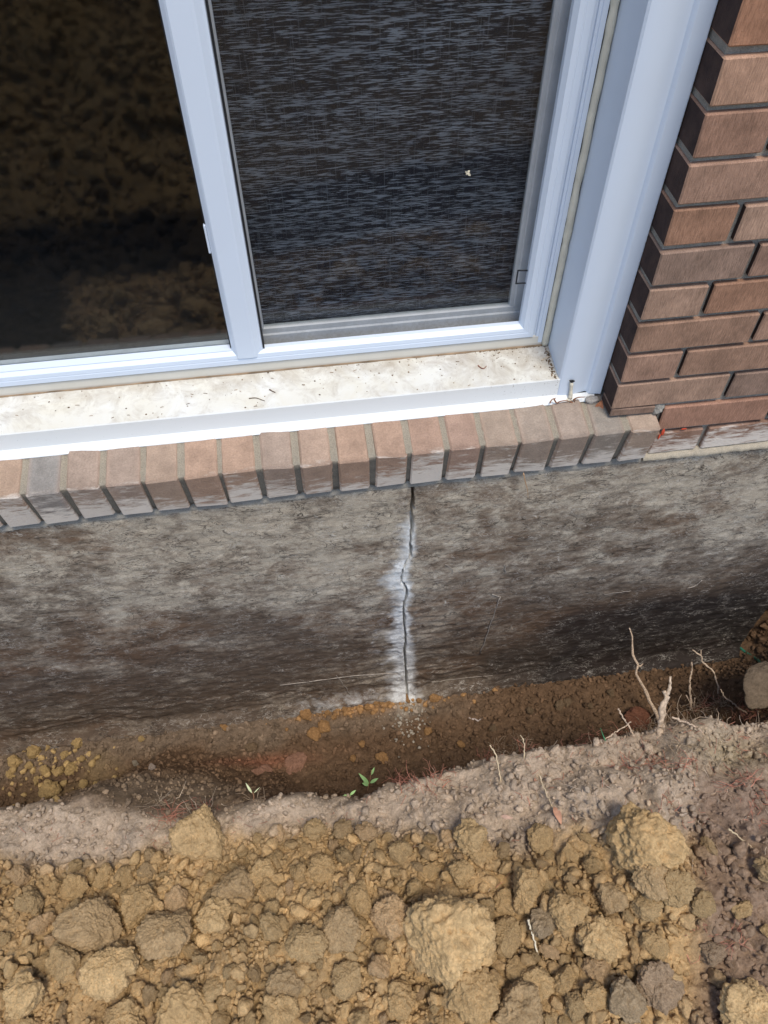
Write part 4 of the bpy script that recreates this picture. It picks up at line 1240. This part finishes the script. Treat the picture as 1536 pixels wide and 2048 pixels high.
def gz_far(x, y): return ground_z(x, y, False)
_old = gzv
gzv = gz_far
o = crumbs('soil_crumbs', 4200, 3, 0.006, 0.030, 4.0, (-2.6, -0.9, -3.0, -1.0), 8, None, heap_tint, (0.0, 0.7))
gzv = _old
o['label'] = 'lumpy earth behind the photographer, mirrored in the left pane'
o = crumbs('soil_crumbs', 1500, 3, 0.0025, 0.0100, 4.0, (-0.6, 0.8, -0.95, -0.36), 8, lambda x, y: (1 - clay_w(x, y)) * smooth((-dist(x, y) + 0.01) / 0.02), None, (0.0, 0.9))
o['label'] = 'grey and purple crumbs over the topsoil at the right'
o = crumbs('soil_crumbs', 500, 3, 0.004, 0.014, 3.0, (0.668, 0.98, -0.2, 0.35), 8, None, None, (0.0, 0.8))
o['label'] = 'brown crumbs on the bank beyond the foundation corner'
# yellow and orange crumbs spilled along the footing
def spill(name, n, cxy, sx, sy, colr, rmin, rmax, label):
    soup = Soup()
    for k in range(n):
        x = rng.normal(cxy[0], sx); y = min(-0.012, rng.normal(cxy[1], sy))
        r_ = rng.uniform(rmin, rmax) * (0.5 + rng.random())
        V, T = lump_arrays(2, 820 + k % 8, 1.2, 8)
        W = (V * r_) @ rot_mats(1)[0].T + [x, y, gz(x, y) + r_ * 0.5]
        soup.add(W, T, np.array(colr) * rng.uniform(0.75, 1.2))
    o = obj(name, soup.mesh(name), M['soil']); tag(o, kind='stuff'); o['label'] = label
spill('soil_crumbs', 90, at(100, 1540, 'z', -1.17)[:2], 0.085, 0.050, YEL, 0.0025, 0.0075, 'yellow crumbs spilled on the trench floor at the left')
spill('soil_crumbs', 260, at(760, 1404, 'z', -1.17)[:2], 0.13, 0.014, ORG, 0.002, 0.0060, 'orange crumbs along the foot of the wall')
spill('soil_crumbs', 120, at(815, 1440, 'z', -1.17)[:2], 0.035, 0.035, (0.44, 0.40, 0.35), 0.0015, 0.0035, 'chalky crumbs below the crack')

# ------------------------------------------------------------------ roots, twigs and straws
def on_slope(u, v, b, slope):
    """point on the line of sight in a plane through b that rises towards the wall"""
    d = CM.T @ np.array([u - 768, v - 1024, F_PX])
    t = (b[2] - CAM[2] - slope * (b[1] - CAM[1])) / (d[2] - slope * d[1])
    return CAM + d * t

def stick(name, label, cat, pix, r0, r1, slope, mat, base=None, group=None, n=26, wob=0.0008, branches=()):
    b = hit(*(base or pix[-1]))
    pts = np.array([on_slope(u, v, b, slope) for u, v in pix])
    pts = np.vstack([pts, pts[-1] + (pts[-1] - pts[-2]) / (np.linalg.norm(pts[-1] - pts[-2]) + 1e-9) * 0.02 + [0, 0, -0.012]])
    sp = spline(pts, n)
    sp = sp + wob * rng.normal(size=sp.shape)
    rr = np.linspace(r0, r1, n) * (1 + 0.20 * rng.normal(size=n))
    V, T = tube_arrays(sp, rr, 7)
    root = obj(name, mesh_np(name, V, T), mat)
    tag(root, label, cat, group)
    for br in branches:
        q = np.array([on_slope(u, v, b, slope) for u, v in br])
        sp = spline(q, 8)
        V, T = tube_arrays(sp, np.linspace(r1 * 0.55, r0 * 0.6, 8), 5)
        obj('side_root', mesh_np('side_root', V, T), mat, root)
    return root
W_ = M['wood']
WP = mat_simple('pale peeled root', (0.52, 0.39, 0.28), 0.85, 0.5, 260, 0.9, 0.1, 0.003)
STR = mat_simple('dry straw', (0.56, 0.44, 0.28), 0.7, 0.2, 120, 0.2)
stick('dead_root', 'long pale crooked root rising over the trench, tallest of the roots', 'root', [(1258, 1255), (1265, 1278), (1265, 1305), (1276, 1330), (1271, 1348), (1288, 1375), (1297, 1399), (1312, 1424), (1318, 1446)], 0.0022, 0.0062, 1.0, WP, (1318, 1450), branches=[[(1276, 1331), (1281, 1332), (1286, 1327)]])
stick('dead_root', 'short thick split root stump beside the long pale crooked root', 'root', [(1342, 1354), (1338, 1377), (1332, 1396), (1324, 1414), (1322, 1440), (1318, 1466)], 0.0024, 0.0088, 1.0, W_, (1320, 1466), branches=[[(1336, 1392), (1330, 1410), (1331, 1430)], [(1328, 1382), (1331, 1392), (1330, 1400)]])
stick('dead_root', 'thin upright root right of the thick stump', 'root', [(1383, 1325), (1384, 1340), (1380, 1362), (1380, 1387), (1382, 1409)], 0.0022, 0.0032, 1.0, WP, (1383, 1440), branches=[[(1390, 1395), (1388, 1410), (1390, 1424)], [(1372, 1390), (1380, 1405), (1386, 1420)]])
stick('dead_root', 'thin forked root tip in front of the trench end', 'root', [(1385, 1300), (1402, 1313), (1408, 1327), (1424, 1340), (1431, 1354), (1436, 1372)], 0.0017, 0.0026, 1.2, W_, (1440, 1400), branches=[[(1402, 1300), (1402, 1308), (1402, 1313)]])
stick('dead_root', 'slender root slanting across the dark hollow', 'root', [(1441, 1378), (1449, 1393), (1466, 1407), (1478, 1417), (1492, 1425)], 0.0015, 0.0022, 0.8, W_, (1495, 1432))
stick('dead_root', 'short root lying on the crest right of the stump', 'root', [(1344, 1434), (1363, 1442), (1390, 1453), (1400, 1460)], 0.0022, 0.0018, 0.4, WP, (1398, 1460))
stick('dead_root', 'thin straight root left of the long crooked root', 'root', [(1236, 1417), (1250, 1442), (1265, 1466)], 0.0018, 0.0020, 0.8, WP, (1266, 1470))
stick('dead_root', 'thin root crossing the straight one low on the crest', 'root', [(1262, 1444), (1250, 1453), (1232, 1464), (1214, 1476)], 0.0012, 0.0013, 0.5, W_, (1214, 1480))
stick('dead_root', 'pale bent rootlet hanging over grey topsoil at the crest', 'root', [(979, 1490), (992, 1509), (996, 1533), (1001, 1561)], 0.0012, 0.0016, 0.6, STR, (1002, 1565))
stick('dead_root', 'fine pale rootlet upright at the middle of the crest', 'root', [(1041, 1470), (1048, 1486), (1048, 1517)], 0.0010, 0.0014, 0.8, STR, (1048, 1520))
stick('straw', 'straw lying down the grey topsoil slope', 'straw', [(1078, 1548), (1086, 1572), (1096, 1594), (1106, 1616)], 0.0011, 0.0011, 0.25, STR, (1106, 1618))
stick('straw', 'pale straw poking up between the ochre clods', 'straw', [(1057, 1840), (1064, 1866), (1072, 1896), (1080, 1925)], 0.0019, 0.0016, 0.7, mat_simple('pale straw', (0.70, 0.62, 0.46), 0.6, 0.15, 120), (1080, 1928))
stick('straw', 'straw lying on purple soil near the right edge', 'straw', [(1458, 1657), (1480, 1676), (1502, 1694)], 0.0016, 0.0013, 0.1, STR, (1502, 1696))
stick('twig', 'pale twig lying on the trench floor right of the crack', 'twig', [(916, 1428), (936, 1435), (956, 1441), (964, 1438)], 0.0022, 0.0030, 0.02, mat_simple('grey twig', (0.40, 0.33, 0.29), 0.85, 0.3, 150), (962, 1441))
stick('twig', 'short twig lying on purple soil at lower right', 'twig', [(1412, 1896), (1430, 1884), (1446, 1874)], 0.0034, 0.0030, 0.05, mat_simple('brown twig', (0.22, 0.14, 0.11), 0.85, 0.3, 150), (1440, 1885))
# blade of dry grass hanging against the concrete
bl = spline([at(1047, 946, 'y', -0.018), at(1050, 962, 'y', -0.020), at(1055, 980, 'y', -0.016), at(1056, 996, 'y', -0.010)], 12)
V, T = tube_arrays(bl, np.linspace(0.0012, 0.0006, 12), 5)
tag(obj('grass_blade', mesh_np('grass_blade', V, T), mat_simple('tan blade', (0.50, 0.30, 0.16), 0.7)), 'dry tan grass blade hanging from the sill joint over the concrete', 'grass')
# green cord beyond the wall corner
cb = [hit(1470, 1290), hit(1484, 1302), hit(1498, 1312), hit(1514, 1322), hit(1530, 1345), hit(1550, 1360)]
cb = spline([p + [0, 0, 0.006] for p in cb], 30)
V, T = tube_arrays(cb, 0.0042, 7)
tag(obj('garden_cord', mesh_np('garden_cord', V, T), M['greencable']), 'thin green cord lying on earth beyond the foundation corner', 'cord')

# fine fibrous roots, a mass nobody could count
soup = Soup()
def fibre(p, length, r_, colr, up=0.5, curl=0.5, n=6):
    d = rng.normal(size=3); d[2] = abs(d[2]) * up; d /= np.linalg.norm(d)
    pts = [np.array(p, float)]
    for k in range(n - 1):
        d = d + curl * rng.normal(size=3) * 0.6; d[2] -= 0.10; d /= np.linalg.norm(d)
        pts.append(pts[-1] + d * length / (n - 1))
    pts = np.array(pts)
    g_ = gzv(pts[:, 0], pts[:, 1])
    pts[:, 2] = np.maximum(pts[:, 2], g_ + 0.0015)
    V, T = tube_arrays(pts, np.linspace(r_, r_ * 0.5, n), 3, False)
    soup.add(V, T, np.array(colr) * rng.uniform(0.75, 1.25))
RED, TAN, PAL = (0.50, 0.22, 0.15), (0.42, 0.31, 0.21), (0.54, 0.43, 0.32)
TUFTS = [(345, 1628, 40, 0.035, RED), (330, 1605, 20, 0.05, PAL), (412, 1618, 22, 0.04, PAL), (420, 1612, 14, 0.03, RED), (508, 1600, 14, 0.03, TAN), (800, 1560, 46, 0.035, RED), (830, 1565, 26, 0.04, RED), (880, 1562, 20, 0.04, RED), (970, 1520, 30, 0.035, RED), (1000, 1500, 26, 0.035, TAN), (1040, 1490, 36, 0.04, TAN), (1060, 1500, 24, 0.035, RED), (1185, 1475, 26, 0.03, RED), (1240, 1470, 34, 0.035, RED), (1300, 1460, 60, 0.05, TAN), (1350, 1450, 50, 0.05, TAN), (1395, 1410, 46, 0.045, TAN), (1410, 1412, 26, 0.035, RED), (1440, 1420, 40, 0.04, TAN), (1490, 1430, 36, 0.04, RED), (1520, 1410, 40, 0.04, RED), (1270, 1530, 20, 0.03, RED), (1310, 1530, 24, 0.03, RED), (1370, 1525, 18, 0.03, RED), (1480, 1560, 24, 0.035, RED), (1500, 1600, 20, 0.03, RED), (1525, 1640, 14, 0.03, RED), (1400, 1880, 20, 0.03, RED), (1480, 1880, 14, 0.03, RED), (1330, 1610, 14, 0.03, RED)]
for u, v, n, L, c_ in TUFTS:
    p0 = hit(u, v)
    for k in range(n):
        q = p0 + rng.normal(size=3) * [0.016, 0.010, 0]
        fibre((q[0], q[1], gz(q[0], q[1]) + 0.002), L * rng.uniform(0.5, 1.4), 0.0007 * rng.uniform(0.7, 1.4), c_, 1.2, 0.5)
for k in range(1500):
    x = rng.uniform(-0.55, 0.72); d = -abs(rng.normal(0, 0.12)) + 0.01
    y = np.interp(x, CRX, CRY) + d
    if rng.random() > smooth(np.array((x + 0.5) / 0.6)) * 0.9 + 0.1: continue
    c_ = RED if rng.random() < 0.22 else (TAN if rng.random() < 0.6 else PAL)
    fibre((x, y, gz(x, y) + 0.002), rng.uniform(0.008, 0.034), 0.00065 * rng.uniform(0.7, 1.5), c_, 0.5, 0.5, 5)
for k in range(160):
    x = rng.uniform(-1.3, -0.5); y = np.interp(x, CRX, CRY) - abs(rng.normal(0.02, 0.05))
    fibre((x, y, gz(x, y) + 0.002), rng.uniform(0.006, 0.022), 0.0006, RED if rng.random() < 0.5 else PAL, 0.4, 0.5, 5)
o = obj('fibrous_roots', soup.mesh('fibrous_roots'), M['fiber']); tag(o, kind='stuff'); o['label'] = 'fine tan and reddish rootlets matted in the topsoil'
# traces of roots still stuck to the concrete
soup = Soup()
for path in ([(560, 1372), (650, 1360), (720, 1352), (780, 1349), (806, 1350)], [(818, 1366), (870, 1364), (930, 1357), (985, 1352)], [(985, 1190), (998, 1195)], [(1010, 1130), (1012, 1148)], [(1000, 1195), (988, 1230), (975, 1270), (960, 1310)], [(1210, 1190), (1240, 1186), (1262, 1183)], [(1376, 1178), (1392, 1172), (1405, 1162)], [(0, 1473), (60, 1478), (130, 1480)], [(672, 1352), (690, 1375), (700, 1390)], [(890, 1130), (903, 1137), (906, 1148)]):
    P_ = spline([at(u, v, 'y', -0.006) for u, v in path], 14) + 0.0012 * rng.normal(size=(14, 3)) * [1, 0.2, 1]
    P_[:, 1] = -0.004 - 0.030 * smooth((-1.12 - P_[:, 2]) / 0.08)
    V, T = tube_arrays(P_, 0.0014 * rng.uniform(0.6, 1.2), 4)
    soup.add(V, T, np.array((0.36, 0.31, 0.26)) * rng.uniform(0.7, 1.2))
rt = obj('root_traces', soup.mesh('root_traces'), M['fiber'], found); tag(rt, kind='stuff')
rt['label'] = 'thin pale root traces stuck to the concrete'

# ------------------------------------------------------------------ seedlings, leaves
def leaf_mesh(name, base, tip, width, normal=(0, -0.3, 1), bend=0.15, thick=0.0006):
    base, tip = np.array(base), np.array(tip)
    ax = tip - base; L = np.linalg.norm(ax); ax /= L
    nn = np.array(normal, float); sd = np.cross(ax, nn); sd /= np.linalg.norm(sd); nn = np.cross(sd, ax)
    V = []; m = 9
    for t in np.linspace(0, 1, m):
        wv = width / 2 * (math.sin(math.pi * (t ** 0.8)) * 0.95 + 0.05 * (1 - t))
        c = base + ax * L * t + nn * (bend * L * math.sin(math.pi * t) * 0.5)
        for k in (-1, -0.5, 0, 0.5, 1):
            V.append(c + sd * wv * k + nn * (abs(k) * wv * 0.35))
    V = np.array(V); n1 = len(V)
    V = np.vstack([V, V - nn * thick])
    q = []
    for i in range(m - 1):
        for j in range(4):
            a = i * 5 + j
            q.append((a, a + 1, a + 6, a + 5)); q.append((n1 + a + 5, n1 + a + 6, n1 + a + 1, n1 + a))
    return mesh_np(name, V, q)
def seedling(label, base_px, stem_top, leaves, stem_col, slope=1.0, lm=None):
    b = hit(*base_px)
    root = thing('seedling', label, 'plant', tuple(b))
    tp = on_slope(*stem_top, b, slope)
    st_ = spline([b - b, (tp - b) * 0.5 + [0.002, 0, 0.002], tp - b], 8)
    V, T = tube_arrays(st_, np.linspace(0.0013, 0.0008, 8), 5)
    obj('stem', mesh_np('stem', V, T), stem_col, root)
    for (u0, v0), (u1, v1), wd in leaves:
        a = on_slope(u0, v0, b, slope) - b; c = on_slope(u1, v1, b, slope * 0.9) - b
        obj('leaf', leaf_mesh('leaf', a, c, wd), lm or M['leaf'], root)
    return root
REDST = mat_simple('reddish stem', (0.30, 0.16, 0.09), 0.6)
seedling('green leafy seedling sprouting on the crest left of the crack line', (733, 1586), (743, 1540), [((738, 1568), (717, 1546), 0.010), ((736, 1570), (724, 1566), 0.009), ((740, 1566), (757, 1556), 0.009), ((742, 1550), (749, 1534), 0.007), ((736, 1572), (727, 1562), 0.009)], REDST)
seedling('tiny pale sprout standing on the crest left of the green leafy seedling', (507, 1602), (505, 1584), [((504, 1586), (491, 1565), 0.005), ((508, 1586), (520, 1574), 0.002)], REDST, 1.0, mat_simple('pale sprout', (0.55, 0.58, 0.34), 0.6))
seedling('low green leaf lying on crumbs below the green leafy seedling', (700, 1596), (698, 1592), [((702, 1592), (680, 1595), 0.010), ((700, 1590), (712, 1580), 0.006)], REDST, 0.5)
b = hit(1211, 1483)
gp = [on_slope(1211, 1482, b, 1.0), on_slope(1206, 1470, b, 1.0), on_slope(1201, 1456, b, 1.0)]
V, T = tube_arrays(spline(gp, 8), np.linspace(0.0016, 0.0004, 8), 4)
tag(obj('grass_blade', mesh_np('grass_blade', V, T), mat_simple('green blade', (0.06, 0.26, 0.12), 0.5)), 'single green grass blade on the crest left of the roots', 'grass')
def fallen(label, p0, p1, wd, mat=M['dryleaf']):
    a = hit(*p0) + [0, 0, 0.008]; c = hit(*p1) + [0, 0, 0.006]
    o = obj('dry_leaf', leaf_mesh('dry_leaf', a, c, wd, (0, -0.4, 1), 0.35), mat)
    tag(o, label, 'leaf')
PLF = mat_simple('pale pink dry leaf', (0.50, 0.33, 0.25), 0.7, 0.2, 90)
fallen('curled reddish brown dry leaf on the grey topsoil', (1106, 1616), (1122, 1652), 0.014)
fallen('flat pale pink dry leaf left of the curled reddish one', (1000, 1634), (1026, 1638), 0.008, PLF)
fallen('small rusty leaf scrap at the upper grey topsoil', (1068, 1558), (1072, 1586), 0.008)
fallen('narrow pink leaf scrap beside the big blocky clod', (1256, 1602), (1270, 1576), 0.006, PLF)

# ------------------------------------------------------------------ dirt and litter on the window
def sill_pt(x, t):
    """point on the sloping sill top, t from 0 front to 1 back"""
    return np.array([x, 0.066 + 0.082 * t, -0.0295 + 0.0098 * t])
soup = Soup()
for k in range(190):
    x = -0.09 - abs(rng.normal(0, 0.35)) if rng.random() < 0.5 else rng.uniform(-1.2, -0.09)
    t = min(0.99, rng.random() ** 0.6)
    r_ = 0.0004 + 0.0011 * rng.random() ** 3
    V, T = lump_arrays(1, 30 + k % 6, 1.2, 6)
    soup.add(V * r_ * [1.3, 1.3, 0.6] + sill_pt(x, t) + [0, 0, r_ * 0.3], T, np.array((0.22, 0.16, 0.10)) * rng.uniform(0.4, 1.5))
for k in range(150):        # drift in the back corner
    a = rng.random()
    p = sill_pt(-0.088 - abs(rng.normal(0, 0.004)) - 0.002, a) if rng.random() < 0.6 else sill_pt(-0.088 - abs(rng.normal(0, 0.09)), 0.985)
    r_ = rng.uniform(0.0006, 0.0020)
    V, T = lump_arrays(1, 30 + k % 6, 1.2, 6)
    soup.add(V * r_ + p, T, np.array((0.19, 0.13, 0.08)) * rng.uniform(0.5, 1.3))
for k in range(26):
    p = sill_pt(rng.uniform(-1.1, -0.1), rng.random())
    d = rng.normal(size=2); d /= np.linalg.norm(d); L = rng.uniform(0.003, 0.009)
    V, T = tube_arrays([p + [0, 0, .0006], p + [d[0] * L * .5, d[1] * L * .3, .0012], p + [d[0] * L, d[1] * L * .5, .0010]], 0.0005, 4)
    soup.add(V, T, np.array((0.28, 0.17, 0.09)) * rng.uniform(0.5, 1.3))
o = obj('sill_litter', soup.mesh('sill_litter'), M['fiber']); tag(o, kind='stuff'); o['label'] = 'specks and plant bits strewn on the white sill'
# curled plant scraps one can pick out on the sill
def scrap(label, pix, r_, colr):
    soup = Soup()
    P_ = []
    for u, v in pix:
        d = CM.T @ np.array([u - 768, v - 1024, F_PX]); k = 0.0098 / 0.082
        t = (-0.0295 + k * (CAM[1] - 0.066) - CAM[2]) / (d[2] - k * d[1])
        P_.append(CAM + d * t + [0, 0, 0.0015])
    V, T = tube_arrays(spline(P_, 12), np.linspace(r_, r_ * 0.5, 12), 5)
    soup.add(V, T, colr)
    tag(obj('plant_scrap', soup.mesh('plant_scrap'), M['fiber']), label, 'litter')
scrap('curled rusty plant scrap on the sill near the jamb', [(956, 732), (962, 737), (968, 738), (973, 733)], 0.0012, (0.25, 0.10, 0.06))
scrap('thin dark bent scrap lying at the middle of the sill', [(498, 798), (512, 797), (524, 801), (530, 803)], 0.0010, (0.16, 0.11, 0.07))
scrap('short dark curl on the sill right of the thin bent scrap', [(539, 780), (544, 783), (551, 786)], 0.0014, (0.14, 0.09, 0.06))
scrap('pale twig scrap in the inner corner of the sill', [(1083, 722), (1092, 717), (1101, 713)], 0.0015, (0.55, 0.45, 0.33))
# dusty cocoon and rusty leaf at the foot of the jamb
nest = thing('insect_cocoon', 'papery cream insect cocoon with a dark hole low on the jamb', 'cocoon', (-0.062, 0.060, -0.06))
def jp_(u, v, y): return at(u, v, 'y', y) - np.array([-0.062, 0.060, -0.06])
NC = mat_simple('papery cocoon', (0.66, 0.60, 0.48), 0.85, 0.3, 160, 0.6)
V, T = tube_arrays(spline([jp_(1143, 764, 0.0585), jp_(1142, 780, 0.0565), jp_(1140, 795, 0.0545), jp_(1136, 802, 0.052)], 14), np.array([0.0035, 0.0038, 0.0035, 0.003, 0.003, 0.0032, 0.0035, 0.004, 0.0042, 0.0045, 0.0048, 0.005, 0.0055, 0.004]), 8)
obj('tube', mesh_np('tube', V, T), NC, nest)
V, T = lump_arrays(3, 12, 0.6, 8)
obj('hole', mesh_np('hole', V * [0.0050, 0.0022, 0.0030] + jp_(1144, 762, 0.0565), T), M['gasket'], nest)
soup = Soup()
for pix in ([(1108, 798), (1113, 806), (1120, 803), (1132, 801), (1138, 803)], [(1100, 806), (1104, 799), (1112, 796)], [(1140, 803), (1148, 806), (1150, 799)], [(1146, 800), (1156, 795), (1170, 794)]):
    V, T = tube_arrays(spline([at(u, v, 'y', 0.046) for u, v in pix], 10), np.linspace(0.0016, 0.0007, 10), 5)
    soup.add(V, T, np.array((0.30, 0.14, 0.08)) * rng.uniform(0.7, 1.3))
tag(obj('plant_scrap', soup.mesh('plant_scrap'), M['fiber']), 'tangle of rusty plant scraps at the foot of the jamb', 'litter')
o = obj('dry_leaf', leaf_mesh('dry_leaf', at(1193, 826, 'y', 0.030), at(1204, 800, 'y', 0.042), 0.016, (-0.4, -0.8, 0.4), 0.4), mat_simple('rusty leaf', (0.34, 0.13, 0.06), 0.7, 0.3, 90))
tag(o, 'rusty curled leaf stuck in the corner where jamb meets brick', 'leaf')
V, T = lump_arrays(3, 77, 1.2, 8)
o = obj('cobweb_clump', mesh_np('cobweb_clump', V * [0.012, 0.006, 0.008], T), mat_simple('dusty web', (0.34, 0.31, 0.28), 0.95, 0.3, 200, 0.8), None, tuple(at(1182, 800, 'y', 0.046)))
tag(o, 'grey dusty cobweb clump at the foot of the jamb beside the rusty leaf', 'cobweb')
# speck caught on the screen
pm = at(935, 346, 'y', 0.162)
bug = thing('dead_moth', 'tiny cream dead moth stuck on the dark screen', 'moth', tuple(pm))
V, T = lump_arrays(3, 5, 0.8, 8)
BM = mat_simple('cream moth', (0.62, 0.56, 0.42), 0.8, 0.3, 300)
obj('body', mesh_np('body', V * [0.0018, 0.0016, 0.0040], T), BM, bug, (0, 0, 0), (0, 0.6, 0))
obj('wing', leaf_mesh('wing', (0, -0.001, 0.001), (0.005, -0.002, -0.004), 0.004, (0, -1, 0)), BM, bug)
obj('wing', leaf_mesh('wing', (0, -0.001, 0.001), (-0.004, -0.002, 0.004), 0.004, (0, -1, 0)), BM, bug)
# red paint dabs: a mark on the bricks beside the sill end
soup = Soup()
for u, v, a, b in ((1326, 864, 0.003, 0.009), (1318, 874, 0.002, 0.006), (1368, 858, 0.005, 0.002)):
    V, T = lump_arrays(3, int(u), 0.9, 8)
    soup.add(V * [a, 0.0012, b] + at(u, v, 'y', -0.0015), T, (0.55, 0.08, 0.04))
o = obj('paint_smear', soup.mesh('paint_smear'), M['fiber'], wall, (0, 0, 0.209)); o['label'] = 'small red paint smears beside the end of the sill'
